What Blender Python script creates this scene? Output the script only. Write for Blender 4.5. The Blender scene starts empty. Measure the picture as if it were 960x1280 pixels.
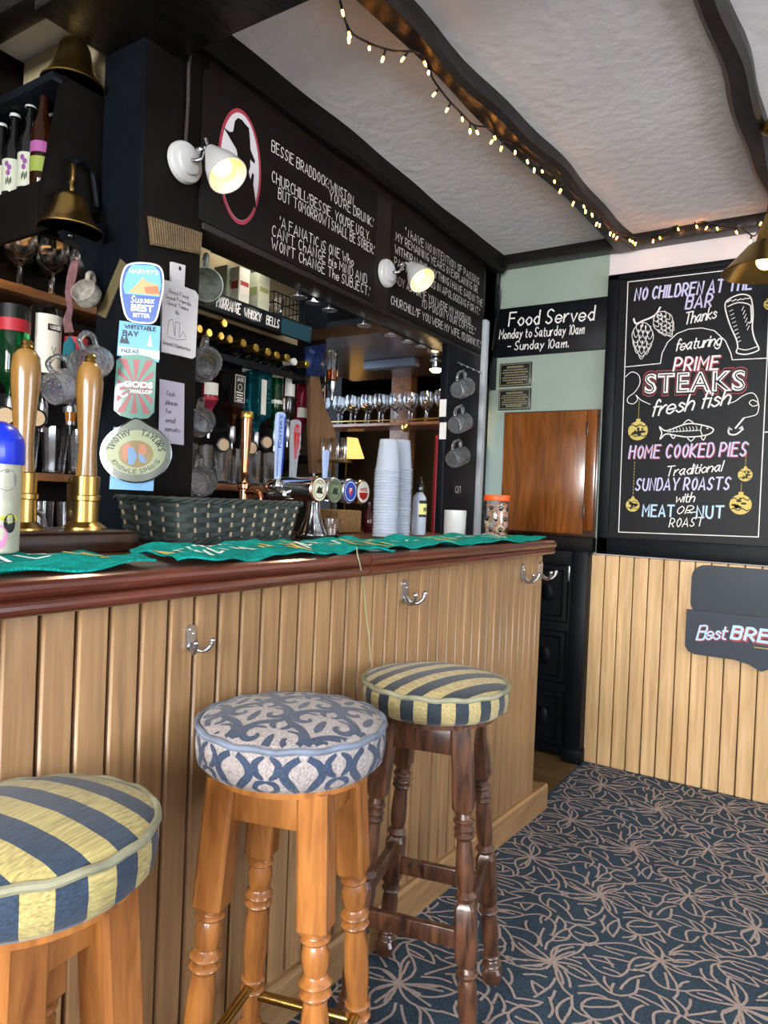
import bpy, bmesh, math, random
from mathutils import Vector, Matrix
random.seed(7)
scene = bpy.context.scene
COL = scene.collection
PI = math.pi

# ---------------------------------------------------------------- camera
F_PX, CAM_H = 876.07, 1.26
YAW, PITCH, ROLL = 0.564295, -0.0129555, 0.0408155
def _cam_axes():
    cy, sy = math.cos(YAW), math.sin(YAW)
    fwd = Vector((-sy*math.cos(PITCH), cy*math.cos(PITCH), math.sin(PITCH)))
    r = Vector((cy, sy, 0)); u = r.cross(fwd)
    return r*math.cos(ROLL)+u*math.sin(ROLL), -r*math.sin(ROLL)+u*math.cos(ROLL), fwd
AX_R, AX_U, AX_F = _cam_axes()
cam = bpy.data.cameras.new('camera'); cam_o = bpy.data.objects.new('camera', cam); COL.objects.link(cam_o)
cam.sensor_fit = 'VERTICAL'; cam.sensor_height = 36.0; cam.lens = F_PX/1280*36.0
cam.clip_start = 0.02
cam_o.matrix_world = Matrix(((AX_R.x, AX_U.x, -AX_F.x, 0), (AX_R.y, AX_U.y, -AX_F.y, 0), (AX_R.z, AX_U.z, -AX_F.z, CAM_H), (0, 0, 0, 1)))
scene.camera = cam_o
# a survey of the photograph: a pixel's sight line met with a real plane of the room
def ray(px, py): return AX_R*((px-480)/F_PX) - AX_U*((py-640)/F_PX) + AX_F
def onP(px, py, o, n): d = ray(px, py); n = Vector(n); return d*((Vector(o)-Vector((0, 0, CAM_H))).dot(n)/d.dot(n))+Vector((0, 0, CAM_H))
def onX(px, py, X): d = ray(px, py); return d*(X/d.x)+Vector((0, 0, CAM_H))
def onY(px, py, Y): d = ray(px, py); return d*(Y/d.y)+Vector((0, 0, CAM_H))
def onZ(px, py, Z): d = ray(px, py); return d*((Z-CAM_H)/d.z)+Vector((0, 0, CAM_H))

# ---------------------------------------------------------------- view, world, daylight
scene.view_settings.view_transform = 'Standard'
scene.view_settings.look = 'None'
scene.view_settings.gamma = 1.0
scene.view_settings.use_curve_mapping = False
scene.view_settings.exposure = 0.15
W = bpy.data.worlds.new('world'); scene.world = W; W.use_nodes = True
wn = W.node_tree; wn.nodes['Background'].inputs[0].default_value = (0.62, 0.78, 1.0, 1); wn.nodes['Background'].inputs[1].default_value = 8.0

def area(name, loc, target, sx, sy, power, col=(1, 1, 1)):
    l = bpy.data.lights.new(name, 'AREA'); l.shape = 'RECTANGLE'; l.size = sx; l.size_y = sy; l.energy = power; l.color = col
    o = bpy.data.objects.new(name, l); COL.objects.link(o); o.location = loc
    o.rotation_euler = (Vector(target)-Vector(loc)).to_track_quat('-Z', 'Y').to_euler()
    return o
# daylight falling in through the three windows behind and beside the camera
area('daylight_rear_left', (-0.15, -2.62, 1.60), (-0.40, 1.6, 0.70), 0.85, 1.1, 175, (1.0, 0.97, 0.93))
area('daylight_rear_right', (1.45, -2.62, 1.58), (0.5, 2.4, 0.5), 1.2, 1.1, 75, (0.96, 0.98, 1.0))
area('daylight_side', (2.72, 1.6, 1.5), (0.3, 2.2, 2.4), 1.6, 1.1, 34, (0.95, 0.97, 1.0))  # side window's light, tilted upward as added fill for the ceiling

# ---------------------------------------------------------------- colours and materials
def hexc(h):
    h = h.lstrip('#'); v = [int(h[i:i+2], 16)/255 for i in (0, 2, 4)]
    return tuple(((c/12.92) if c <= 0.04045 else ((c+0.055)/1.055)**2.4) for c in v)+(1.0,)
_mats = {}
def mat(name, col='#808080', rough=0.5, metal=0.0, trans=0.0, ior=1.45, emit=None, es=0.0, var=0.0, vscale=8.0, stretch=(1, 1, 1), bump=0.0, bscale=40.0, coat=0.0, alpha=1.0, sheen=0.0, spec=None):
    m = bpy.data.materials.new(name); m.use_nodes = True
    nt = m.node_tree; N = nt.nodes; L = nt.links; p = N['Principled BSDF']
    c = hexc(col) if isinstance(col, str) else col
    p.inputs['Base Color'].default_value = c
    p.inputs['Roughness'].default_value = rough; p.inputs['Metallic'].default_value = metal
    p.inputs['Transmission Weight'].default_value = trans; p.inputs['IOR'].default_value = ior
    p.inputs['Coat Weight'].default_value = coat; p.inputs['Alpha'].default_value = alpha
    p.inputs['Sheen Weight'].default_value = sheen
    if spec is not None: p.inputs['Specular IOR Level'].default_value = spec
    if emit: p.inputs['Emission Color'].default_value = hexc(emit); p.inputs['Emission Strength'].default_value = es
    if var or bump:
        tc = N.new('ShaderNodeTexCoord'); mp = N.new('ShaderNodeMapping'); mp.inputs['Scale'].default_value = stretch
        L.new(tc.outputs['Object'], mp.inputs['Vector'])
    if var:
        no = N.new('ShaderNodeTexNoise'); no.inputs['Scale'].default_value = vscale; no.inputs['Detail'].default_value = 6
        L.new(mp.outputs[0], no.inputs['Vector'])
        r = N.new('ShaderNodeValToRGB'); r.color_ramp.elements[0].position = .3; r.color_ramp.elements[1].position = .7
        r.color_ramp.elements[0].color = tuple(x*(1-var) for x in c[:3])+(1,); r.color_ramp.elements[1].color = tuple(min(1, x*(1+var)) for x in c[:3])+(1,)
        L.new(no.outputs['Fac'], r.inputs['Fac']); L.new(r.outputs[0], p.inputs['Base Color'])
    if bump:
        nb = N.new('ShaderNodeTexNoise'); nb.inputs['Scale'].default_value = bscale; nb.inputs['Detail'].default_value = 4
        L.new(mp.outputs[0], nb.inputs['Vector'])
        b = N.new('ShaderNodeBump'); b.inputs['Strength'].default_value = bump; b.inputs['Distance'].default_value = .01
        L.new(nb.outputs['Fac'], b.inputs['Height']); L.new(b.outputs[0], p.inputs['Normal'])
    return m

def wood(name, dark, light, rough=0.4, stretch=(30, 30, 2), scale=2.0, coat=0.0, board=None, bvar=.18, bump=.08, ring=0.0):
    """grain stretched along one axis; board=(axis, pitch) gives each board its own tone"""
    m = bpy.data.materials.new(name); m.use_nodes = True
    nt = m.node_tree; N = nt.nodes; L = nt.links; p = N['Principled BSDF']
    p.inputs['Roughness'].default_value = rough; p.inputs['Coat Weight'].default_value = coat; p.inputs['Coat Roughness'].default_value = .15
    tc = N.new('ShaderNodeTexCoord'); mp = N.new('ShaderNodeMapping'); mp.inputs['Scale'].default_value = stretch
    L.new(tc.outputs['Object'], mp.inputs['Vector'])
    no = N.new('ShaderNodeTexNoise'); no.inputs['Scale'].default_value = scale; no.inputs['Detail'].default_value = 8; no.inputs['Distortion'].default_value = .6+ring
    L.new(mp.outputs[0], no.inputs['Vector'])
    r = N.new('ShaderNodeValToRGB'); r.color_ramp.elements[0].position = .28; r.color_ramp.elements[1].position = .72
    r.color_ramp.elements[0].color = hexc(dark); r.color_ramp.elements[1].color = hexc(light)
    L.new(no.outputs['Fac'], r.inputs['Fac']); out = r.outputs[0]
    if board:
        ax, pitch = board
        sp = N.new('ShaderNodeSeparateXYZ'); L.new(tc.outputs['Object'], sp.inputs[0])
        d = N.new('ShaderNodeMath'); d.operation = 'DIVIDE'; d.inputs[1].default_value = pitch; L.new(sp.outputs[ax], d.inputs[0])
        fl = N.new('ShaderNodeMath'); fl.operation = 'FLOOR'; L.new(d.outputs[0], fl.inputs[0])
        wnz = N.new('ShaderNodeTexWhiteNoise'); wnz.noise_dimensions = '1D'; L.new(fl.outputs[0], wnz.inputs['W'])
        mr = N.new('ShaderNodeMapRange'); mr.inputs[3].default_value = 1-bvar; mr.inputs[4].default_value = 1+bvar; L.new(wnz.outputs[0], mr.inputs[0])
        hs = N.new('ShaderNodeHueSaturation'); L.new(out, hs.inputs['Color']); L.new(mr.outputs[0], hs.inputs['Value']); out = hs.outputs[0]
    L.new(out, p.inputs['Base Color'])
    if bump:
        b = N.new('ShaderNodeBump'); b.inputs['Strength'].default_value = bump; b.inputs['Distance'].default_value = .005
        L.new(no.outputs['Fac'], b.inputs['Height']); L.new(b.outputs[0], p.inputs['Normal'])
    return m

def nmath(nt, op, a, b=None, c=None):
    n = nt.nodes.new('ShaderNodeMath'); n.operation = op
    for i, v in enumerate((a, b, c)):
        if v is None: continue
        if isinstance(v, (int, float)): n.inputs[i].default_value = v
        else: nt.links.new(v, n.inputs[i])
    return n.outputs[0]

def fabric(name, kind, c1, c2, R, width=.034, ang=0.0):
    """upholstery: kind 'stripe' or 'scroll'; patterned over the crown and round the side"""
    m = bpy.data.materials.new(name); m.use_nodes = True
    nt = m.node_tree; N = nt.nodes; L = nt.links; p = N['Principled BSDF']
    p.inputs['Roughness'].default_value = .75; p.inputs['Sheen Weight'].default_value = .15; p.inputs['Specular IOR Level'].default_value = .25
    tc = N.new('ShaderNodeTexCoord'); sp = N.new('ShaderNodeSeparateXYZ'); L.new(tc.outputs['Object'], sp.inputs[0])
    sn = N.new('ShaderNodeSeparateXYZ'); L.new(tc.outputs['Normal'], sn.inputs[0])
    x, y, z = sp.outputs
    top = nmath(nt, 'GREATER_THAN', sn.outputs[2], .55)
    th = nmath(nt, 'MULTIPLY', nmath(nt, 'ARCTAN2', y, x), R)
    def mix(f, a, b): return nmath(nt, 'ADD', nmath(nt, 'MULTIPLY', f, a), nmath(nt, 'MULTIPLY', nmath(nt, 'SUBTRACT', 1.0, f), b))
    if kind == 'stripe':
        ut = nmath(nt, 'ADD', nmath(nt, 'MULTIPLY', x, math.cos(ang)), nmath(nt, 'MULTIPLY', y, math.sin(ang)))
        nz = N.new('ShaderNodeTexNoise'); nz.inputs['Scale'].default_value = 9; L.new(tc.outputs['Object'], nz.inputs['Vector'])
        wob = nmath(nt, 'MULTIPLY', nmath(nt, 'SUBTRACT', nz.outputs[0], .5), .006)
        u = nmath(nt, 'ADD', mix(top, ut, th), wob)
        f = nmath(nt, 'GREATER_THAN', nmath(nt, 'SINE', nmath(nt, 'MULTIPLY', u, PI/width)), 0.0)
    else:
        f = 0.0
    # thread streaks
    m0 = N.new('ShaderNodeMapping'); m0.inputs['Rotation'].default_value = (0, 0, -ang); L.new(tc.outputs['Object'], m0.inputs[0])
    mp = N.new('ShaderNodeMapping'); mp.inputs['Scale'].default_value = (16, 300, 420) if kind == 'stripe' else (260, 260, 260)
    L.new(m0.outputs[0], mp.inputs[0])
    st = N.new('ShaderNodeTexNoise'); st.inputs['Scale'].default_value = 1.0; st.inputs['Detail'].default_value = 3; L.new(mp.outputs[0], st.inputs[0])
    mx = N.new('ShaderNodeMix'); mx.data_type = 'RGBA'; (L.new(f, mx.inputs[0]) if kind == 'stripe' else None); mx.inputs[0].default_value = 0.0; mx.inputs[6].default_value = hexc(c1); mx.inputs[7].default_value = hexc(c2)
    vr = N.new('ShaderNodeMapRange'); vr.inputs[1].default_value = .3; vr.inputs[2].default_value = .7; vr.inputs[3].default_value = .62; vr.inputs[4].default_value = 1.3; L.new(st.outputs[0], vr.inputs[0])
    hs = N.new('ShaderNodeHueSaturation'); L.new(mx.outputs[2], hs.inputs['Color']); L.new(vr.outputs[0], hs.inputs['Value'])
    L.new(hs.outputs[0], p.inputs['Base Color'])
    bp = N.new('ShaderNodeBump'); bp.inputs['Strength'].default_value = .25; bp.inputs['Distance'].default_value = .002; L.new(st.outputs[0], bp.inputs['Height']); L.new(bp.outputs[0], p.inputs['Normal'])
    return m

# ---------------------------------------------------------------- mesh building
class B:
    def __init__(s, M=None): s.v = []; s.f = []; s.mi = []; s.sm = []; s.m = 0; s.M = M or Matrix()
    def add(s, vs, fs, smooth=False):
        o = len(s.v)
        s.v += [tuple(s.M @ Vector(p)) for p in vs]
        for f in fs: s.f.append(tuple(i+o for i in f)); s.mi.append(s.m); s.sm.append(smooth)
        return s
    def box(s, x0, x1, y0, y1, z0, z1, bev=0.0, seg=2):
        if bev <= 0:
            v = [(x, y, z) for x in (x0, x1) for y in (y0, y1) for z in (z0, z1)]
            return s.add(v, [(0, 1, 3, 2), (4, 6, 7, 5), (0, 4, 5, 1), (2, 3, 7, 6), (0, 2, 6, 4), (1, 5, 7, 3)])
        bm = bmesh.new(); bmesh.ops.create_cube(bm, size=1.0)
        for q in bm.verts: q.co = ((x0+x1)/2+q.co.x*(x1-x0), (y0+y1)/2+q.co.y*(y1-y0), (z0+z1)/2+q.co.z*(z1-z0))
        bmesh.ops.bevel(bm, geom=bm.edges[:], offset=bev, segments=seg, profile=.5, affect='EDGES')
        bm.verts.index_update()
        s.add([q.co.copy() for q in bm.verts], [[q.index for q in f.verts] for f in bm.faces], True); bm.free()
        return s
    def lathe(s, prof, n=20, M=None, closed=False, smooth=True, sq=0):
        """prof: [(r, z)]; M places it"""
        M = M or Matrix(); vs = []; fs = []
        k = len(prof)
        for r, z in prof:
            for i in range(n):
                a = 2*PI*i/n; vs.append(M @ Vector((r*math.cos(a), r*math.sin(a), z)))
        for j in range(k-1+(1 if closed else 0)):
            j2 = (j+1) % k
            for i in range(n): fs.append((j*n+i, j*n+(i+1) % n, j2*n+(i+1) % n, j2*n+i))
        if not closed:
            if prof[0][0] > 1e-5: fs.append(tuple(range(n))[::-1])
            if prof[-1][0] > 1e-5: fs.append(tuple((k-1)*n+i for i in range(n)))
        return s.add(vs, fs, smooth)
    def tube(s, pts, r, n=8, closed=False, caps=True):
        pts = [Vector(p) for p in pts]; k = len(pts); vs = []; fs = []
        rr = r if isinstance(r, (list, tuple)) else [r]*k
        up = None
        for i, p in enumerate(pts):
            a = pts[(i-1) % k] if (closed or i > 0) else p; b = pts[(i+1) % k] if (closed or i < k-1) else p
            t = (b-a).normalized() if (b-a).length > 1e-9 else Vector((0, 0, 1))
            if up is None:
                up = Vector((0, 0, 1)) if abs(t.z) < .9 else Vector((1, 0, 0))
            up = (up-t*up.dot(t)).normalized(); w = t.cross(up)
            for j in range(n):
                an = 2*PI*j/n; vs.append(p+(up*math.cos(an)+w*math.sin(an))*rr[i])
        for i in range(k-1+(1 if closed else 0)):
            i2 = (i+1) % k
            for j in range(n): fs.append((i*n+j, i*n+(j+1) % n, i2*n+(j+1) % n, i2*n+j))
        if not closed and caps: fs.append(tuple(range(n))[::-1]); fs.append(tuple((k-1)*n+j for j in range(n)))
        return s.add(vs, fs, True)
    def prism(s, poly, z0, z1, M=None, smooth=False):
        M = M or Matrix(); n = len(poly)
        vs = [M @ Vector((x, y, z0)) for x, y in poly]+[M @ Vector((x, y, z1)) for x, y in poly]
        fs = [tuple(range(n))[::-1], tuple(range(n, 2*n))]+[(i, (i+1) % n, n+(i+1) % n, n+i) for i in range(n)]
        return s.add(vs, fs, smooth)
    def ball(s, c, r, n=12, k=8, M=None, sc=(1, 1, 1)):
        pr = [(r*math.sin(PI*i/k), -r*math.cos(PI*i/k)) for i in range(k+1)]; pr[0] = (0.0001*r, pr[0][1]); pr[-1] = (0.0001*r, pr[-1][1])
        return s.lathe(pr, n, (M or Matrix()) @ Matrix.Translation(c) @ Matrix.Diagonal((*sc, 1)))
    def ribbon(s, pts, w, M=None, z=0.0, closed=False):
        """flat painted stroke of width w in the plane z of M"""
        M = M or Matrix(); pts = [Vector((p[0], p[1])) for p in pts]; k = len(pts)
        if k < 2: return s
        vs = []; fs = []
        for i, p in enumerate(pts):
            a = pts[(i-1) % k] if (closed or i > 0) else None; b = pts[(i+1) % k] if (closed or i < k-1) else None
            t1 = (p-a).normalized() if a is not None and (p-a).length > 1e-9 else None
            t2 = (b-p).normalized() if b is not None and (b-p).length > 1e-9 else None
            if t1 is None: t1 = t2 or Vector((1, 0))
            if t2 is None: t2 = t1
            n1 = Vector((-t1.y, t1.x)); n2 = Vector((-t2.y, t2.x)); nn = n1+n2
            nn = n1 if nn.length < .3 else nn.normalized()
            sc = 1/max(.6, nn.dot(n1)); h = w/2*sc
            e = Vector((0, 0))
            if not closed and i == 0: e = -t2*w*.35
            if not closed and i == k-1: e = t1*w*.35
            q = p+e
            vs.append(M @ Vector((q.x+nn.x*h, q.y+nn.y*h, z))); vs.append(M @ Vector((q.x-nn.x*h, q.y-nn.y*h, z)))
        for i in range(k-1+(1 if closed else 0)):
            i2 = (i+1) % k; fs.append((2*i, 2*i+1, 2*i2+1, 2*i2))
        return s.add(vs, fs)
    def flat(s, poly, M=None, z=0.0):
        M = M or Matrix()
        return s.add([M @ Vector((p[0], p[1], z)) for p in poly], [tuple(range(len(poly)))])
    def disc(s, c, rx, ry, M=None, z=0.0, n=28):
        return s.flat([(c[0]+rx*math.cos(2*PI*i/n), c[1]+ry*math.sin(2*PI*i/n)) for i in range(n)], M, z)

def link(name, b, mats, parent=None, shift=None, ang=40, fix=True):
    me = bpy.data.meshes.new(name)
    vs = b.v if shift is None else [(x-shift[0], y-shift[1], z-shift[2]) for x, y, z in b.v]
    me.from_pydata(vs, [], b.f)
    if not isinstance(mats, (list, tuple)): mats = [mats]
    for m in mats: me.materials.append(m)
    me.polygons.foreach_set('material_index', b.mi); me.polygons.foreach_set('use_smooth', b.sm)
    if fix:
        bm = bmesh.new(); bm.from_mesh(me); bmesh.ops.recalc_face_normals(bm, faces=bm.faces[:]); bm.to_mesh(me); bm.free()
    me.update()
    if any(b.sm): me.set_sharp_from_angle(angle=math.radians(ang))
    o = bpy.data.objects.new(name, me); COL.objects.link(o)
    if parent: o.parent = parent
    return o
def tag(o, label=None, cat=None, group=None, kind=None):
    if label: o['label'] = label
    if cat: o['category'] = cat
    if group: o['group'] = group
    if kind: o['kind'] = kind
    return o
def thing(name, label, cat, loc=(0, 0, 0), rz=0.0, group=None):
    o = bpy.data.objects.new(name, None); COL.objects.link(o); o.empty_display_size = .05
    o.location = loc; o.rotation_euler = (0, 0, rz)
    return tag(o, label, cat, group)
def part(name, b, mats, t, label=None, world=True, **k):
    """a part whose coordinates are the room's (world) or the thing's own"""
    r = t; off = Vector((0, 0, 0))
    while r is not None: off += r.location; r = r.parent
    o = link(name, b, mats, t, off if world else None, **k)
    if label: o['label'] = label
    return o
def solo(name, b, mats, label, cat, group=None, **k):
    xs = [v[0] for v in b.v]; ys = [v[1] for v in b.v]; zs = [v[2] for v in b.v]
    c = ((min(xs)+max(xs))/2, (min(ys)+max(ys))/2, min(zs))
    o = link(name, b, mats, None, c, **k); o.location = c
    return tag(o, label, cat, group)
def struct(name, b, mats, **k):
    return tag(link(name, b, mats, None, None, **k), kind='structure')
def dup(root, loc, rz=None, label=None, group=None):
    r = root.copy(); COL.objects.link(r); r.location = loc
    if rz is not None: r.rotation_euler = (0, 0, rz)
    if label: r['label'] = label
    if group: r['group'] = group
    for ch in list(root.children):
        c = ch.copy(); COL.objects.link(c); c.parent = r
        for g in ch.children:
            d = g.copy(); COL.objects.link(d); d.parent = c
    return r
def T(x, y, z): return Matrix.Translation((x, y, z))
def frame(o, u, v):
    """matrix whose local x, y run along u, v and whose z faces the reader"""
    u = Vector(u).normalized(); v = Vector(v).normalized(); w = u.cross(v).normalized()
    return Matrix(((u.x, v.x, w.x, o[0]), (u.y, v.y, w.y, o[1]), (u.z, v.z, w.z, o[2]), (0, 0, 0, 1)))
def aim(p, d):
    """local z along d, placed at p"""
    return Matrix.Translation(p) @ Vector(d).to_track_quat('Z', 'Y').to_matrix().to_4x4()
def smooth(pts, n=5, closed=False):
    pts = [Vector(p) for p in pts]; k = len(pts); out = []
    if k < 3: return pts
    for i in range(k if closed else k-1):
        g = lambda j: pts[j % k] if closed else pts[max(0, min(k-1, j))]
        a, b, c, d = g(i-1), g(i), g(i+1), g(i+2)
        for q in range(n):
            t = q/n; out.append(.5*((2*b)+(c-a)*t+(2*a-5*b+4*c-d)*t*t+(3*b-a-3*c+d)*t*t*t))
    if not closed: out.append(pts[-1])
    return out
def arc(cx, cy, rx, ry, a0, a1, n=16):
    return [(cx+rx*math.cos(math.radians(a0+(a1-a0)*i/n)), cy+ry*math.sin(math.radians(a0+(a1-a0)*i/n))) for i in range(n+1)]
def rrect(x0, x1, y0, y1, r, n=5):
    out = []
    for cx, cy, a in ((x1-r, y1-r, 0), (x0+r, y1-r, 90), (x0+r, y0+r, 180), (x1-r, y0+r, 270)):
        out += arc(cx, cy, r, r, a, a+90, n)
    return out

# ---------------------------------------------------------------- hand lettering: one chalk stroke per line
GL = {
'A':'02 39 62;14 54','B':'02 09;~09 49 57 46 06;~06 46 54 42 02','C':'~58 39 17 14 32 53','D':'02 09;~09 39 56 54 32 02','E':'59 09 02 52;06 46','F':'59 09 02;06 46',
'G':'~58 39 17 14 32 53;53 55 35','H':'02 09;52 59;06 56','I':'02 09','J':'~49 44 32 12 03','K':'02 09;59 05 52','L':'09 02 42','M':'02 09 35 69 62','N':'02 09 52 59',
'O':'~39 17 14 32 54 57 39','P':'02 09;~09 39 57 35 05','Q':'~39 17 14 32 54 57 39;34 61','R':'02 09;~09 39 57 35 05;25 52','S':'~58 39 18 16 35 44 43 22 03','T':'09 69;39 32',
'U':'~09 04 22 42 54 59','V':'09 32 69','W':'09 22 46 62 89','X':'02 59;09 52','Y':'09 35 69;35 32','Z':'09 59 02 52',
'a':'~46 26 04 13 22 33 45;~46 43 52','b':'09 02;~04 26 45 43 22 03','c':'~45 26 04 13 22 43','d':'49 42;~45 26 04 13 22 43','e':'~04 44 45 26 05 03 22 43','f':'~38 29 18 12;06 36',
'g':'~45 26 04 13 22 43;~46 41 20 01','h':'09 02;~04 26 45 42','i':'06 02;07 08','j':'~16 11 00;17 18','k':'09 02;46 04 42','l':'09 02','m':'06 02;~04 25 36 35 32;~34 56 66 65 62',
'n':'06 02;~04 26 45 42','o':'~26 04 13 22 43 45 26','p':'06 00;~05 26 45 43 22 03','q':'46 40;~45 26 04 13 22 43','r':'06 02;~04 26 36','s':'~45 26 15 34 43 22 03',
't':'~18 13 22 32;06 36','u':'~06 03 22 43;46 42','v':'06 22 46','w':'06 12 35 52 66','x':'06 42;02 46','y':'06 23;46 00','z':'06 46 02 42',
'0':'~29 07 04 22 44 47 29','1':'08 19 12','.':'02 03','!':'09 05;02 03',',':'12 01',"'":'09 07','"':'09 07;19 17','-':'05 45',':':'02 03;05 06','&':'~52 06 18 38 36 04 03 22 33 55','?':'~07 29 47 25 24;22 23'}
def strokes(text, gap=2.0, slant=0.0, fine=5):
    """-> polylines with cap height 1, and the run's length"""
    x = 0.0; out = []
    for ch in text:
        if ch == ' ': x += 3.2; continue
        w = 0
        for st in GL.get(ch, '02 03').split(';'):
            sm = st.startswith('~'); st = st.lstrip('~')
            pts = [(int(a[0]), int(a[1])-2) for a in st.split()]
            w = max(w, max(p[0] for p in pts))
            if sm: pts = [(p.x, p.y) for p in smooth([(a, b, 0) for a, b in pts], fine)]
            out.append([((x+a+slant*b)/7, b/7) for a, b in pts])
        x += w+gap
    return out, max(x-gap, 1)/7
def chalk(b, text, u0, u1, v0, cap, w, M, gap=2.0, slant=0.0, rise=0.0, jit=0.0, z=0.001):
    """write text with its left at u0, right at u1, baseline v0 (rising by 'rise' across the run)"""
    ps, ln = strokes(text, gap, slant)
    k = (u1-u0)/max(ln, 1e-6)
    for i_, p in enumerate(ps):
        dj = (random.uniform(-jit, jit), random.uniform(-jit, jit))
        b.ribbon([(u0+x*k+dj[0], v0+y*cap+rise*(x/ln)+dj[1]) for x, y in p], w, M, z+(i_ % 9)*.00004)
    return b
def block(text, bold=0.0, shear=0.0, space=1.0):
    """solid lettering from the built-in face -> verts, faces normalised to a unit box"""
    c = bpy.data.curves.new('t', 'FONT'); c.body = text; c.shear = shear; c.offset = bold; c.space_character = space; c.resolution_u = 3
    o = bpy.data.objects.new('t', c); COL.objects.link(o)
    dg = bpy.context.evaluated_depsgraph_get(); me = bpy.data.meshes.new_from_object(o.evaluated_get(dg))
    vs = [tuple(v.co) for v in me.vertices]; fs = [tuple(p.vertices) for p in me.polygons]
    bpy.data.objects.remove(o); bpy.data.curves.remove(c); bpy.data.meshes.remove(me)
    x0 = min(v[0] for v in vs); x1 = max(v[0] for v in vs); y0 = min(v[1] for v in vs); y1 = max(v[1] for v in vs)
    return [((v[0]-x0)/(x1-x0), (v[1]-y0)/(y1-y0)) for v in vs], fs
def print_text(b, text, u0, u1, v0, v1, M, bold=0.0, shear=0.0, space=1.0, z=.001, warp=None):
    vs, fs = block(text, bold, shear, space)
    pts = []
    for x, y in vs:
        p = (u0+x*(u1-u0), v0+y*(v1-v0))
        if warp: p = warp(x, y)
        pts.append(M @ Vector((p[0], p[1], z)))
    return b.add(pts, fs)
# ---------------------------------------------------------------- shared materials
m_black = mat('black_paint', '#0c0e11', .5, spec=.3, var=.25, vscale=5, bump=.15, bscale=18)
m_brownblack = mat('dark_brown_paint', '#0d0a08', .55, spec=.14, var=.3, vscale=6, bump=.12, bscale=25)
m_blueblack = mat('blue_black_paint', '#080d13', .48, spec=.22, var=.3, vscale=6, bump=.15, bscale=30)
m_ceiling = mat('ceiling_plaster', '#d6d4d2', .9, var=.04, vscale=3, bump=.55, bscale=22)
m_green = mat('pale_green_paint', '#8f9d8f', .6, var=.05, vscale=4, bump=.2, bscale=14)
m_white_wall = mat('white_wall_paint', '#dcd4d2', .7, var=.04, vscale=5, bump=.2, bscale=14)
m_cream = mat('cream_wall_paint', '#b9a983', .8, var=.1, vscale=6, bump=.2, bscale=14)
m_beam = mat('dark_beam', '#120e0b', .38, var=.35, vscale=7, stretch=(3, 1, 3), bump=.5, bscale=9)
m_pine = wood('pine_boards', '#7f6040', '#a38058', .38, (40, 40, 2.2), 1.6, coat=.25, board=(1, .0597), bvar=.14)
m_pine_plain = wood('pine_plain', '#836340', '#a8845a', .4, (40, 2.2, 40), 1.6, coat=.2)
m_wains = wood('pine_wainscot', '#bf9866', '#dcb988', .45, (34, 34, 2.0), 1.6, coat=.15, board=(0, .069), bvar=.1)
m_groove = mat('groove_shadow_line', '#3a2416', .8)
m_mahog = wood('mahogany', '#3a170e', '#68301d', .28, (40, 3, 40), 1.5, coat=.5)
m_darkwood = wood('dark_wood', '#1e0f09', '#43241490'[:7], .3, (22, 22, 3), 2.0, coat=.35)
m_brownwood = wood('brown_wood', '#4a2a15', '#7d4d27', .4, (22, 3, 22), 2.0, coat=.2)
m_chrome = mat('chrome', '#d9dce0', .12, 1.0)
m_steel = mat('brushed_steel', '#b9bcc0', .28, 1.0)
m_brass = mat('aged_brass', '#a98a4e', .28, 1.0, var=.25, vscale=14)
m_gold = mat('gold_foil', '#d9b45a', .28, 1.0)
m_copper = mat('copper', '#c98a62', .2, 1.0)
m_white = mat('white_enamel', '#bdbcba', .3, coat=.3)
m_paper = mat('white_paper', '#e6e2dc', .8)
m_chalk = mat('white_chalk', '#e9e6e0', .9)
m_glass = mat('clear_glass', '#ffffff', .06, trans=1.0, ior=1.55)
m_tealglass = mat('teal_glass', '#2f9fb0', .05, trans=.9, ior=1.4)
m_greenglass = mat('green_glass', '#0f6a35', .06, trans=.85, ior=1.4)
m_brownglass = mat('brown_glass', '#3a1a08', .08, trans=.6, ior=1.4)
m_darkglass = mat('dark_glass', '#0c0d0e', .08, coat=.5)
m_wire = mat('black_wire', '#0d0d0d', .5)

# ---------------------------------------------------------------- floor: carpet running up a slight old slope
def fl(y):
    ks = ((-9, .128), (1.0, .128), (1.75, .08), (2.87, 0), (9, 0))
    for (a, za), (b, zb) in zip(ks, ks[1:]):
        if a <= y <= b: return za+(zb-za)*(y-a)/(b-a)
    return 0
m_carpet = mat('carpet_pile', '#3b4b59', .95, var=.4, vscale=200, bump=.6, bscale=320, spec=.1)
m_carpet_line = mat('carpet_pattern_pile', '#a99a92', .95, var=.22, vscale=260, bump=.5, bscale=320, spec=.1)
b = B()
ys = [-2.75, 1.0, 1.2, 1.4, 1.6, 1.75, 2.0, 2.3, 2.6, 2.87, 3.2, 3.6]
for y0, y1 in zip(ys, ys[1:]):
    b.add([(-.995, y0, fl(y0)), (2.85, y0, fl(y0)), (2.85, y1, fl(y1)), (-.995, y1, fl(y1))], [(0, 1, 2, 3)])
b.m = 1
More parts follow.
